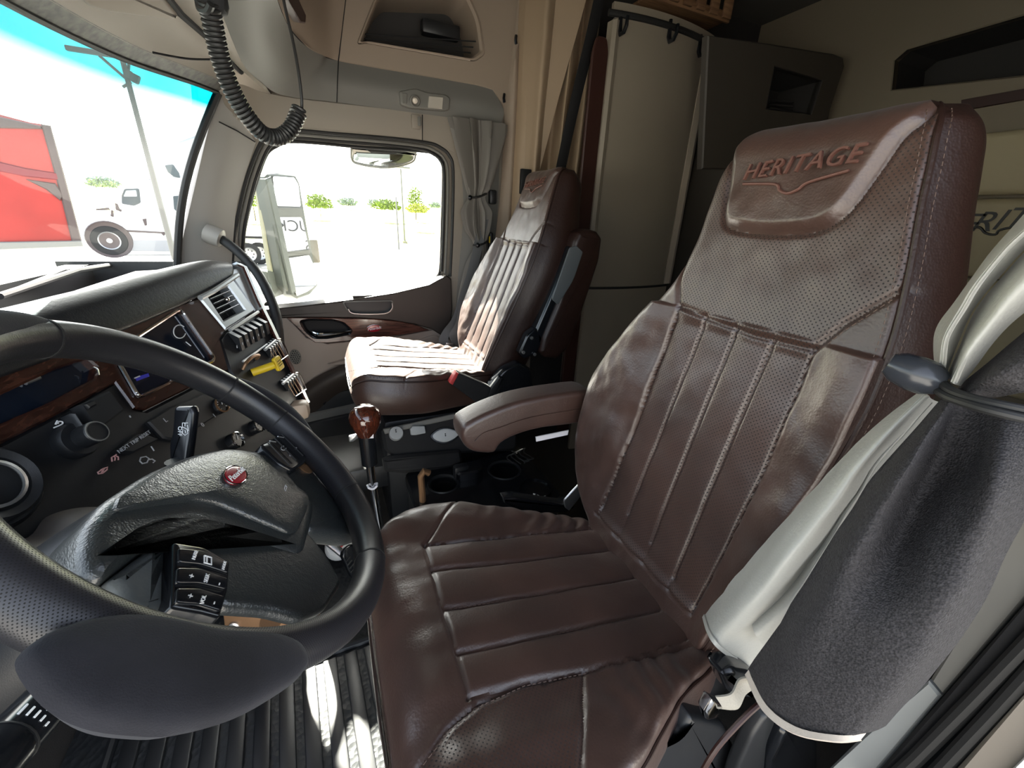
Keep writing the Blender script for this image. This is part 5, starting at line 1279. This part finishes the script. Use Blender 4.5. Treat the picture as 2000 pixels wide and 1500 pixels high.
# ================================================================ gooseneck on the A pillar
gk = empty('gooseneck_holder', pt(410, 455, 'y', 1.90), 'grey socket on the windscreen pillar with a black bent tube', 'holder')
g0 = pt(398, 452, 'y', 1.87); g1 = pt(432, 466, 'y', 1.86)
MB().tube([g0, g0.lerp(g1, .12), g0.lerp(g1, .5), g1, g1+(g1-g0)*.06], [.016, .032, .034, .032, .026], 18).build('socket', mat('grey socket', (.32, .30, .27), .5), gk)
gp = [pt(x, y, 'y', q) for x, y, q in ((434, 468, 1.86), (465, 492, 1.82), (500, 530, 1.78), (525, 575, 1.74), (540, 620, 1.70), (546, 670, 1.68), (548, 730, 1.66), (548, 800, 1.64))]
MB().tube(cr([tuple(p) for p in gp], 6), .0165, 14).build('bent_tube', rubber, gk)

# ================================================================ microphone with coiled cord
mc = empty('microphone', pt(405, -20, 'y', 1.05), 'black microphone with coiled cord hanging from the overhead console', 'microphone')
MB().box(pt(408, -22, 'y', 1.03), (.05, .04, .07), bev=.015).build('mic_body', blackm, mc)
cl = [pt(x, y, 'y', q) for x, y, q in ((408, 5, 1.02), (418, 60, 1.04), (432, 120, 1.06), (455, 180, 1.08), (485, 230, 1.10), (515, 262, 1.12), (545, 268, 1.14), (568, 252, 1.15), (582, 222, 1.155), (586, 214, 1.156))]
cpt = [Vector(p) for p in cr([tuple(p) for p in cl], 90)]
hel = []; prevx = Vector((1, 0, 0)); L = 0
for i in range(len(cpt)-1):
    t = (cpt[i+1]-cpt[i]).normalized(); x = (prevx-t*prevx.dot(t)).normalized(); prevx = x; y = t.cross(x); L += (cpt[i+1]-cpt[i]).length
    a = 2*math.pi*L/.0078; rr_ = .0135; hel.append(cpt[i]+x*math.cos(a)*rr_+y*math.sin(a)*rr_)
MB().tube(hel, .0037, 6).build('coiled_cord', mat('black cord', (.022, .022, .022), .45), mc)
tail = [hel[-1]]+[pt(x, y, 'y', q) for x, y, q in ((590, 212, 1.157), (589, 190, 1.157), (583, 140, 1.16), (572, 80, 1.17), (558, 20, 1.18), (548, -30, 1.19))]
MB().tube(cr([tuple(p) for p in tail], 6), .0032, 8).build('straight_cord', MATS['black cord'], mc)
kn_ = [pt(400+12*math.cos(i*1.1), 8+14*math.sin(i*1.1), 'y', 1.0+.01*i) for i in range(9)]
MB().tube(cr([tuple(p) for p in kn_], 6), .006, 8).build('cord_loop', MATS['black cord'], mc)
# reading lamp on the valance
rl = empty('reading_lamp', pt(832, 195, 'y', 1.90), 'grey twin reading lamp above the far door window', 'lamp')
LP = Plane((0, 1.893, 0), (1, 0, 0), (0, .12, 1)); LP = Plane(pt(830, 196, 'y', 1.893), (1, 0, 0), (0, .0, 1))
mb = MB(); puff(mb, LP, rpoly(LP.poly([(780, 178), (795, 175), (812, 172), (835, 180), (872, 185), (880, 192), (878, 214), (868, 216), (800, 210), (783, 203)]), .25, 4), .03, .006, 4); rb = mb.build('bezel', mat('lamp bezel', (.16, .155, .14), .45), rl)
c = LP.un(810, 197)
MB().lathe(c, LP.n+Vector((.1, 0, -.3)), [(.020, -.004), (.021, .006), (.017, .010), (.014, .006), (.010, .002), (0, .001)], 24).build('spot_ring', graytrim, rb)
MB().lathe(c+LP.n*.004, LP.n+Vector((.1, 0, -.3)), [(.011, 0), (.009, .006), (0, .008)], 18).build('spot_bulb', mat('lamp glass', (.75, .68, .58), .1, spec=1), rb)
MB().plate(LP.off(.003), LP.off(.003).poly([(838, 187), (866, 190), (864, 213), (836, 210)]), (), .006, .002).build('flood_lens', mat('lamp reflector', (.75, .70, .62), .25, .5), rb)
MB().plate(LP.off(.003), rpoly(LP.off(.003).poly([(784, 180), (796, 182), (795, 203), (786, 202)]), .2, 3), (), .006, .002).build('lamp_switch', graytrim, rb)

# ================================================================ driver's side: tied curtain, B pillar, seal
dc = empty('driver_curtain', (.47, .10, .55), 'grey vinyl curtain lined in black weave, tied back beside the driver seat', 'curtain')
def cl_(rows, m, name, th=.003, n=7, k=7):
    g = rgrid([[pt(x, y, 'x', X) for x, y, X in r_] for r_ in rows], n, k)
    for i, r_ in enumerate(g):
        for j in range(len(r_)):
            q = Vector(r_[j]); r_[j] = q+Vector((mnoise.noise(q*28)*.003, mnoise.noise(q*28+Vector((5, 0, 0)))*.0015, 0))
    return MB().sheet(g, th).build(name, m, dc, True, 70)
# below the tie: three grey pleats, then the black outer face
cl_([[(1800, 762, .49), (1690, 850, .47), (1560, 985, .45), (1450, 1110, .43), (1376, 1202, .415)],
     [(1806, 767, .47), (1700, 858, .44), (1580, 997, .415), (1474, 1130, .395), (1386, 1232, .385)],
     [(1812, 772, .462), (1714, 868, .43), (1605, 1015, .405), (1500, 1150, .388), (1404, 1258, .38)],
     [(1820, 778, .475), (1730, 880, .455), (1632, 1030, .44), (1535, 1170, .43), (1436, 1284, .415)],
     [(1835, 785, .50), (1760, 890, .48), (1670, 1050, .465), (1585, 1200, .455), (1480, 1318, .44)]], curtg, 'grey_pleat')
cl_([[(1815, 780, .487), (1720, 884, .462), (1612, 1040, .442), (1530, 1160, .427), (1464, 1206, .412)],
     [(1820, 785, .482), (1728, 890, .455), (1626, 1046, .432), (1545, 1172, .412), (1476, 1240, .40)],
     [(1828, 790, .495), (1742, 900, .475), (1650, 1040, .455), (1570, 1180, .437), (1500, 1272, .425)]], curtg, 'grey_pleat')
hm_ = cr([tuple(pt(x, y, 'x', X)) for x, y, X in ((1375, 1202, .412), (1385, 1233, .382), (1403, 1260, .377), (1436, 1286, .412), (1478, 1318, .437))], 6)
MB().sheet([[Vector(p)+Vector((-.001, 0, .003)), Vector(p)+Vector((-.003, 0, -.002)), Vector(p)+Vector((.001, 0, -.006))] for p in hm_], .004).build('grey_hem', curtg, dc)
BL = [[(1850, 770, .47), (1730, 900, .43), (1640, 1030, .41), (1545, 1180, .395), (1462, 1308, .385)],
      [(1862, 775, .455), (1772, 910, .40), (1690, 1050, .385), (1600, 1200, .372), (1496, 1376, .362)],
      [(1880, 780, .465), (1818, 905, .45), (1758, 1045, .425), (1682, 1205, .378), (1556, 1420, .358)],
      [(1915, 785, .475), (1890, 920, .44), (1830, 1070, .405), (1760, 1230, .38), (1640, 1436, .365)],
      [(1965, 790, .47), (1950, 930, .42), (1900, 1090, .405), (1830, 1240, .39), (1692, 1432, .38)],
      [(2040, 800, .48), (2020, 960, .46), (1950, 1120, .45), (1870, 1260, .43), (1730, 1420, .42)]]
cl_(BL, curtb, 'black_face', .003, 8, 8)
hem = []
for r_ in BL: hem.append(r_[-1])
ht = cr([tuple(pt(x, y, 'x', X-.002)) for x, y, X in hem[:-1]], 6)
MB().sheet([[Vector(p), Vector(p)+Vector((-.004, 0, -.006)), Vector(p)+Vector((.001, 0, -.012))] for p in ht], .004).build('pale_hem', mat('pale hem binding', (.48, .42, .36), .6, bump=.3, scale=500), dc)
# above the tie
cl_([[(1826, 716, .50), (1826, 650, .50), (1862, 590, .50), (1925, 500, .50), (2040, 370, .50), (2200, 150, .50)],
     [(1836, 728, .465), (1848, 660, .455), (1885, 590, .455), (1950, 500, .455), (2070, 380, .455), (2240, 150, .455)],
     [(1850, 738, .485), (1872, 668, .485), (1905, 600, .485), (1970, 520, .485), (2085, 400, .485), (2250, 170, .485)]], curtg, 'grey_pleat')
cl_([[(1852, 736, .485), (1876, 670, .485), (1908, 602, .485), (1975, 520, .485), (2090, 400, .485), (2255, 170, .485)],
     [(1862, 748, .45), (1895, 680, .445), (1940, 615, .445), (2005, 540, .445), (2130, 420, .445), (2300, 190, .445)],
     [(1880, 755, .47), (1925, 690, .465), (1975, 630, .465), (2060, 570, .465), (2160, 500, .465), (2330, 270, .465)]], curtg, 'grey_pleat')
cl_([[(1872, 760, .485), (1915, 720, .475), (1975, 665, .475), (2050, 600, .475), (2160, 500, .475), (2330, 280, .475)],
     [(1895, 768, .45), (1945, 735, .44), (2000, 700, .44), (2070, 660, .44), (2170, 600, .44), (2350, 400, .44)],
     [(1935, 778, .475), (1980, 770, .46), (2030, 760, .46), (2090, 740, .46), (2180, 700, .46), (2370, 520, .46)]], curtb, 'black_face')
cl_([[(2000, 740, .50), (2040, 820, .5), (2060, 980, .5), (2010, 1120, .5)], [(2060, 740, .52), (2120, 820, .52), (2140, 980, .52), (2100, 1120, .52)]], curtb, 'black_face')
tie = [[(1832, 738, .462), (1856, 762, .447), (1900, 778, .437), (1960, 792, .437), (2040, 808, .45)], [(1820, 752, .462), (1850, 774, .445), (1900, 792, .432), (1960, 808, .432), (2040, 826, .445)]]
for r_ in tie: MB().tube(cr([tuple(pt(x, y, 'x', X)) for x, y, X in r_], 6), .0035, 10).build('tie_cord', rubber, dc)
tb = pt(1788, 730, 'x', .455)
ax_ = (pt(1826, 745, 'x', .46)-tb).normalized()
MB().lathe(tb, ax_, [(.0, -.021), (.009, -.020), (.0135, -.013), (.0155, 0), (.0145, .010), (.010, .018), (.0, .020)], 24).build('cord_bead', mat('pearly dark bead', (.03, .033, .04), .22), dc)
# pillar panels behind the curtain (near the camera)
def vcard(name, px, m, x=.54, th=.02, bev=.003):
    P = Plane((x, 0, 0), (0, 1, 0), (0, 0, 1)); o = MB().plate(P, P.poly(px), (), th, bev).build(name, m); o['kind'] = 'structure'; return o
vcard('trim_13', [(1816, 1328), (1842, 1358), (2060, 1110), (2090, 900), (2010, 940), (1930, 1140)], graytrim, .56)
vcard('trim_14', [(1560, 1560), (1690, 1432), (1812, 1331), (1838, 1361), (1746, 1470), (1660, 1570)], mat('pale lower pillar', (.30, .31, .30), .5), .56)
vcard('trim_15', [(1746, 1470), (1842, 1360), (2060, 1112), (2080, 1260), (1860, 1500), (1800, 1570), (1660, 1570)], blackm, .55, .03)
for l_, x_ in ((((1700, 1560), (1790, 1480), (1900, 1370), (2050, 1215)), .545), (((1780, 1560), (1850, 1490), (1950, 1385), (2060, 1265)), .54)):
    MB().tube([pt(x, y, 'x', x_) for x, y in l_], .007, 10).build('door_seal', rubber, bpy.data.objects['trim_15'])
vcard('trim_16', [(1790, 1580), (1870, 1500), (2060, 1290), (2090, 1420), (1920, 1580)], graybeige, .53, .02)
vcard('trim_17', [(1900, 1580), (2060, 1420), (2090, 1580)], mat('white cab paint', (.75, .75, .75), .3), .52, .02)
struct('wall_driver_rear', MB().box((.98, -.05, .9), (.72, .05, 1.9)), sleepm)
# ================================================================ outside
GZ = -1.25
struct('ground', MB().add([(-150, -60, GZ), (150, -60, GZ), (150, 200, GZ), (-150, 200, GZ)], [(0, 1, 2, 3)]), mat('pale concrete lot', (.26, .255, .24), .9, var=.2, vscale=.4))
gr = struct('terrain', MB().add([(-150, 36, GZ-.02), (150, 36, GZ-.02), (150, 200, GZ+7.4), (-150, 200, GZ+7.4)], [(0, 1, 2, 3)]), mat('yellow green grass verge', (.30, .33, .10), .9, var=.3, vscale=.3))  # grass is yellow green, varied by noise
wpaint = mat('white truck paint', (.62, .62, .63), .3, coat=.4); rpaint = mat('red truck paint', (.30, .025, .022), .35, var=.2, vscale=1.5); dkpaint = mat('dark stripe', (.07, .05, .05), .4); tyre = mat('tyre rubber', (.02, .02, .021), .8); win = mat('truck window', (.06, .075, .085), .08); hub_ = mat('alloy wheel', (.5, .5, .5), .3, .8)
def wheel_out(root, c, r_, ax, wdt=.28, nm='wheel'):
    w_ = MB().lathe(Vector(c)-Vector(ax)*wdt/2, ax, [(r_*.6, 0), (r_*.93, .0), (r_, .03), (r_, wdt-.03), (r_*.93, wdt), (r_*.6, wdt)], 32).build(nm, tyre, root)
    MB().lathe(Vector(c), ax, [(r_*.6, wdt*.30), (r_*.6, wdt*.5), (r_*.5, wdt*.40), (r_*.2, wdt*.34), (r_*.16, wdt*.5), (0, wdt*.5)], 28).build('rim', hub_, w_)
    for k in range(8):
        a = 2*math.pi*k/8; axv = Vector(ax).normalized(); x = Vector((0, 0, 1)); y = axv.cross(x)
        MB().lathe(Vector(c)+(x*math.cos(a)+y*math.sin(a))*r_*.38+axv*wdt*.37, ax, [(r_*.06, 0), (r_*.06, .012), (0, .012)], 8).build('lug_hole', tyre, w_)
    return w_
# white truck seen side-on beyond the windscreen: facade plane Y = 9
T = empty('white_truck', (pt(270, 480, 'y', 20).x, 20.5, GZ), 'white semi truck parked beyond the windscreen', 'truck')
tq = pt(300, 430, 'y', 20); td = Vector((tq.x-.6, tq.y, 0)).normalized(); TPl = Plane(tq, (td.y, -td.x, 0), (0, 0, 1))
def tcard(name, px, m, h=0, th=.05, bev=.02, rr=.15, par=None):
    P = TPl.off(h); return MB().plate(P, rpoly(P.poly(px), rr, 3), (), th, bev).build(name, m, par or T)
tcard('cab_side', [(176, 472), (172, 450), (180, 430), (212, 420), (232, 414), (242, 366), (256, 356), (300, 350), (380, 340), (470, 330), (470, 500), (200, 500)], wpaint, 0, 2.4, .06)
tcard('roof_fairing', [(250, 362), (280, 330), (310, 300), (340, 280), (420, 250), (470, 250), (470, 345), (300, 352)], wpaint, -.1, 2.2, .06)
tcard('hood', [(150, 470), (152, 440), (175, 428), (232, 414), (240, 440), (236, 480)], wpaint, -.05, 2.2, .08)
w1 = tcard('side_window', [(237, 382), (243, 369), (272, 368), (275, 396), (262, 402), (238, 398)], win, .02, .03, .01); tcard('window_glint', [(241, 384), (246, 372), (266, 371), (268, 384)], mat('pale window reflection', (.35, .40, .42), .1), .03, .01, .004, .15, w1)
tcard('sleeper_window', [(338, 383), (353, 382), (358, 408), (345, 413), (340, 408)], win, .02, .03, .01)
tcard('fairing_window', [(322, 323), (338, 321), (350, 338), (352, 348), (340, 345), (328, 336)], win, .02, .1, .01)
tcard('door_handle', [(278, 428), (286, 427), (287, 440), (283, 441)], dkpaint, .02, .03, .005)
tcard('side_skirt', [(225, 448), (320, 453), (327, 452), (320, 461), (315, 456), (226, 452)], dkpaint, .02, .03, .004)
tcard('lower_skirt', [(245, 470), (470, 470), (470, 492), (250, 490)], mat('pale grey skirt', (.35, .35, .36), .5), .02, .05, .01)
wheel_out(T, TPl.un(214, 470)+td*.1, .50, -td, .3, 'front_wheel')
MB().lathe(TPl.un(214, 468)-td*.03, -td, [(.56, 0), (.60, .02), (.62, -.02)], 32).build('wheel_arch', dkpaint, T)
tcard('mirror', [(224, 396), (230, 398), (234, 408), (238, 410), (237, 414), (226, 410)], dkpaint, .4, .1, .02); tcard('mirror_arm', [(186, 408), (212, 405), (216, 410), (188, 411)], dkpaint, .5, .1, .02); tcard('hood_mirror', [(216, 410), (222, 411), (222, 424), (216, 422)], dkpaint, .3, .1, .02)
# red truck close by on the driver's front
RTK = empty('red_truck', (pt(60, 480, 'y', 5.5).x, 5.5, GZ), 'red truck with dark slanted stripes parked outside the windscreen', 'truck')
rq = pt(20, 350, 'y', 5.5); rd = Vector((rq.x, rq.y, 0)).normalized(); RP = Plane(rq, (rd.y, -rd.x, 0), (0, 0, 1))
def rcard(name, px, m, h=0, th=.05, bev=.01, par=None):
    P = RP.off(h); return MB().plate(P, P.poly(px), (), th, bev).build(name, m, par or RTK)
rcard('cab_side', [(-420, 150), (-120, 190), (0, 222), (60, 238), (97, 243), (125, 340), (160, 478), (60, 487), (-420, 470)], rpaint, 0, 2.4, .05)
rcard('dark_edge', [(80, 241), (99, 244), (126, 340), (162, 478), (142, 479), (128, 420), (110, 350)], dkpaint, .02, .05)
rcard('top_band', [(-120, 196), (0, 228), (80, 246), (84, 252), (0, 250), (-120, 225)], dkpaint, .02, .05)
rcard('stripe', [(-120, 290), (0, 316), (50, 328), (112, 338), (116, 352), (50, 345), (0, 335), (-120, 320)], mat('dark red stripe', (.15, .01, .02), .35), .02, .05)
rcard('stripe', [(50, 350), (108, 358), (122, 380), (118, 392), (90, 370)], dkpaint, .025, .05)
rcard('sill', [(-300, 478), (160, 470), (164, 482), (-300, 500)], mat('grey chassis', (.2, .2, .19), .6), .03, .1)
# own hood beyond the dash, grey green with glossy highlights
HD = empty('own_hood', (-1.6, 1.0, .6), 'pale grey bonnet of the cab seen over the dashboard', 'bonnet')
hoodm = mat('grey bonnet paint', (.20, .205, .18), .2, coat=.6)
hr = [[Vector((x, y, z+.05*math.cos((y-.95)*1.6)-.22*((y-.95)/1.0)**4)) for y in (-.1, .2, .6, .95, 1.3, 1.7, 2.0)] for x, z in ((-.90, .83), (-1.2, .82), (-1.8, .76), (-2.3, .66), (-2.6, .45), (-2.7, .0))]
MB().grid(rgrid(hr, 5, 5)).build('hood_panel', hoodm, HD)
for y in (.45, 1.35):
    MB().tube([Vector((-.70, y+.75*t, .955-.03*abs(t-.5))) for t in [i/8 for i in range(9)]], .008, 8).build('wiper_blade', blackm, HD)
    MB().tube([Vector((-.78, y, .90)), Vector((-.72, y+.35, .955))], .009, 8).build('wiper_arm', blackm, HD)
# passenger mirror, chrome backed, two glasses
MR = empty('side_mirror', pt(560, 560, 'y', 2.25), 'tall truck door mirror with two glasses on a pale arm', 'mirror')
MN = Vector((.80, -.60, 0)).normalized(); ME = Vector((.60, .80, 0)).normalized()
MP = Plane(pt(555, 450, 'y', 2.28), ME, (0, 0, 1))
def mcard(name, px, m, h=0, th=.02, bev=.003, rr=.15, par=None, holes=()):
    P = MP.off(h); return MB().plate(P, rpoly(P.poly(px), rr, 4), [P.poly(x) for x in holes], th, bev).build(name, m, par or MR)
G1 = [(532, 344), (575, 347), (583, 360), (588, 404), (541, 403)]; G2 = [(542, 424), (590, 424), (604, 486), (556, 492)]; G3 = [(562, 504), (604, 498), (614, 520), (619, 556), (600, 570), (580, 578), (574, 560)]
casem = mat('grey green mirror case', (.07, .08, .075), .4)
mcard('housing', [(518, 346), (524, 340), (545, 338), (578, 342), (586, 358), (600, 440), (612, 500), (622, 558), (606, 576), (582, 584), (572, 578), (556, 560)], casem, 0, .06, .006)
mcard('housing_frame', [(519, 350), (531, 345), (580, 570), (570, 576)], casem, .012, .03, .004, .05)
mcard('bridge', [(540, 404), (590, 405), (593, 424), (543, 424)], mat('grey mirror bridge', (.09, .095, .09), .4), .010, .02, .004, .05); mcard('bridge', [(556, 491), (606, 486), (608, 498), (558, 502)], MATS['grey mirror bridge'], .010, .02, .004, .05)
for g in (G1, G2, G3): mcard('mirror_glass', g, mirrorm, .007, .004, .001, .12)
arm_ = MB()
P_ = MP.off(-.05)
MB().plate(P_, P_.poly([(501, 345), (512, 350), (556, 562), (534, 560), (520, 470)]), (), .02, .004).build('arm_panel', mat('pale mirror arm', (.26, .26, .19), .35), MR)
MB().plate(P_.off(.004), P_.off(.004).poly([(520, 530), (545, 530), (556, 575), (530, 585), (524, 560)]), (), .04, .006).build('arm_base', casem, MR)
MB().tube([MP.un(540, 560)-MP.n*.05, Vector((MP.un(540, 560).x-.02, 2.0, MP.un(540, 560).z-.05))], .02, 10).build('mount_arm', casem, MR)
MB().box(MP.un(615, 492)+Vector((.0, .06, 0)), (.04, .05, .12), bev=.008).build('rear_bracket', graytrim, MR)
# building behind whose sign shows in the mirror: its sunlit wall stands where the mirror looks
m0 = MP.o; n_m = MP.n
def refl(p): return p-n_m*2*(p-m0).dot(n_m)
vc = CAM+(MP.un(565, 452)-CAM)*7.0                    # where the sign appears behind the glass
cB = refl(vc); vx = (RT-n_m*2*RT.dot(n_m)); vd = (refl(vc)-m0).normalized(); vdh = Vector((vd.x, vd.y, 0)).normalized()
BX = Vector((-vdh.y, vdh.x, 0))
SG = empty('dealer_sign', (cB.x, cB.y, GZ), 'white roadside sign board seen reflected in the door mirror', 'sign')
SGP = Plane(cB, BX, (0, 0, 1)); SGP.n = -vdh
MB().box(cB+vdh*.06, (.10, 6.0, 3.6), Matrix(((vdh.x, BX.x, 0), (vdh.y, BX.y, 0), (0, 0, 1))), .02).build('board', mat('white sign board', (.75, .75, .76), .5), SG)
for s_ in (-1, 1): MB().tube([Vector((cB.x, cB.y, GZ))+BX*2.2*s_+vdh*.06, cB+BX*2.2*s_+vdh*.06], .08, 10).build('post', steel, SG)
for body, dz, sz, dx in (('TRUCK', .16, .50, -.44), ('SALES', -.46, .50, -1.04)):
    c = bpy.data.curves.new('t', 'FONT'); c.body = body; c.size = sz; c.align_x = 'CENTER'; c.align_y = 'CENTER'; c.extrude = .01
    o = bpy.data.objects.new('t', c); COL.objects.link(o); bpy.context.view_layer.update()
    me = bpy.data.meshes.new_from_object(o.evaluated_get(bpy.context.evaluated_depsgraph_get())); bpy.data.objects.remove(o)
    xx = Vector((0, 0, 1)).cross(-vdh); M = Matrix(((xx.x, 0, -vdh.x), (xx.y, 0, -vdh.y), (0, 1, 0))).to_4x4(); M.translation = cB-vdh*.02+Vector((0, 0, dz))+xx*dx
    me.transform(M); link('lettering', me, SG, black)
# look-down mirror above the window
LM = empty('look_down_mirror', pt(745, 300, 'y', 2.12), 'shallow rounded convex mirror above the far door window', 'mirror')
LQ2 = Plane((0, 2.12, 0), (1, 0, 0), (0, 0, 1))
lo = cr([(686, 290), (690, 286), (745, 288), (808, 298), (811, 304), (806, 316), (780, 325), (745, 328), (705, 322), (688, 314)], 4, True)
mb = MB(); puff(mb, LQ2, LQ2.poly(lo), .04, .01, 4); mb.build('shell', mirrorm, LM)
MB().tube([LQ2.at(*LQ2.uv(*p), .004) for p in lo+lo[:1]], .004, 6).build('shell_rim', graytrim, LM)
MB().plate(LQ2.off(.004), LQ2.off(.004).poly([(708, 288), (745, 290), (795, 298), (760, 301), (725, 298)]), (), .02, .003).build('mount', blackg, LM)
# second rig's tyres behind the mirror arm
RG = empty('parked_rig', pt(490, 515, 'y', 7.0)*1.0, 'dark truck tyres standing beyond the door mirror', 'truck'); RG.location.z = GZ; 
gq = pt(492, 518, 'z', GZ); ry = gq.y; RG.location = gq; RG.location.z = GZ
for x_, dy in ((484, 0), (505, .6)):
    q_ = pt(x_, 490, 'y', ry+dy); q_.z = GZ+.5; wheel_out(RG, q_, .5, (.35, -.94, 0), .32)
MB().tube([pt(480, 505, 'y', ry), pt(512, 508, 'y', ry+.6)], .08, 8).build('axle', tyre, RG)
MB().box(pt(494, 463, 'y', ry+.3), (1.4, .5, .12), bev=.02).build('chassis', tyre, RG)
# lamp posts
def post(name, label, px, py0, py1, y, r_, base=True):
    b = pt(px, py1, 'z', GZ) if y is None else pt(px, py1, 'y', y)
    if y is not None: b.z = GZ+max(0, (b.y-36)*.0519)
    if y is not None and y < 20: b.x = pt(px, py0, 'y', y).x
    y = b.y; o = empty(name, b, label, 'lamp post', None)
    t = b+(pt(px, py0, 'y', y)-b).project(Vector((0, 0, 1)))
    MB().tube([b, t], [r_, r_*.75], 12).build('pole', mat('grey steel pole', (.14, .14, .13), .5) if 'grey steel pole' not in MATS else MATS['grey steel pole'], o)
    return o, b, t
o1, b, t = post('lamp_post', 'lamp post on a square concrete base in the empty lot', 791, 330, 478, None, .09)
MB().box(b+Vector((0, 0, .16)), (.42, .42, .36), bev=.03).build('base', mat('concrete block', (.30, .28, .22), .9), o1)
MB().box(t+Vector((0, 0, .1)), (1.6, .3, .15), bev=.03).build('lamp_head', MATS['grey steel pole'], o1)
o2, b, t = post('floodlight_post', 'tall post with crossarm and floodlights beyond the windscreen', 236, 105, 470, 14, .07)
MB().box(t+Vector((-.40, 0, -.05)), (1.1, .10, .10), bev=.02).build('crossarm', MATS['grey steel pole'], o2)
for a_ in (-.4, .12): MB().tube([t+Vector((0, 0, -.5)), t+Vector((a_, 0, -.1))], .03, 6).build('brace', MATS['grey steel pole'], o2)
for px, py in ((252, 146), (264, 153)): MB().box(pt(px, py, 'y', 14), (.16, .16, .20), Matrix.Rotation(R(25), 3, 'Y'), .04).build('floodlight', MATS['grey steel pole'], o2)
MB().tube([pt(240, 170, 'y', 14), pt(256, 160, 'y', 14)], .03, 6).build('bracket', MATS['grey steel pole'], o2)
o3, b, t = post('thin_pole', 'thin dark pole standing left of the lamp post', 777, 385, 448, 34, .07)
# trees
leafm = mat('yellow green leaves', (.16, .22, .045), .8, var=.4, vscale=3); trunkm = mat('bark', (.10, .07, .05), .9)  # leaves are yellow green, varied by noise
def tree(label, px, pyb, wpx, hpx, y, seed, group, m=leafm, name='tree'):
    b = pt(px, pyb, 'y', y); sc = (b-CAM).dot(FW)/F; w_ = wpx*sc; h_ = hpx*sc; r_ = random.Random(seed)
    gz = GZ+max(0, (y-36)*.0519); o = empty(name, (b.x, b.y, gz), label, 'tree', None)
    mb = MB(); N = 900
    for i in range(N):
        for _ in range(20):
            x, yy, z = r_.uniform(-1, 1), r_.uniform(-1, 1), r_.uniform(0, 1)
            if x*x+yy*yy < (1-(2*z-.8)**2*.55)*(.75+.35*math.sin(x*7+seed)*math.sin(z*9)): break
        c = b+Vector((x*w_/2, yy*w_/2, z*h_*.95+.05*h_)); s_ = .045*max(w_, h_)*r_.uniform(.6, 1.3)
        d1 = Vector((r_.gauss(0, 1), r_.gauss(0, 1), r_.gauss(0, 1))).normalized(); d2 = d1.cross(Vector((r_.gauss(0, 1), r_.gauss(0, 1), r_.gauss(0, 1)))).normalized()
        mb.add([c-d1*s_, c-d2*s_*.6, c+d1*s_, c+d2*s_*.6], [(0, 1, 2, 3)])
    f_ = mb.build('foliage', m, o, False); f_['kind'] = 'stuff'
    MB().tube([Vector((b.x, b.y, min(gz, b.z)-.05)), b+Vector((0, 0, h_*.6))], [.03*h_, .012*h_], 8).build('trunk', trunkm, o)
tree('broad green bush just right of the door mirror', 625, 408, 56, 26, 70, 1, None)
tree('low green bush left of the lamp post', 755, 410, 62, 18, 70, 2, None)
tree('tall pointed tree right of the lamp post', 812, 410, 34, 40, 75, 3, None)
tree('pale low shrub beneath the tall tree', 815, 416, 50, 16, 55, 4, None, mat('pale yellow leaves', (.32, .34, .10), .8, var=.3, vscale=2))
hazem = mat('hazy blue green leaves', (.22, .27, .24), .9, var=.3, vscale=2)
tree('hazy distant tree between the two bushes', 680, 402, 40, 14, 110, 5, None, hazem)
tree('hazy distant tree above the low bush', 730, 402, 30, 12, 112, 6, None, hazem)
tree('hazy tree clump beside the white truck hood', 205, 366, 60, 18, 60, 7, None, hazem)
tree('dark tree glimpsed left of the mirror arm', 495, 405, 30, 40, 60, 8, None, leafm)
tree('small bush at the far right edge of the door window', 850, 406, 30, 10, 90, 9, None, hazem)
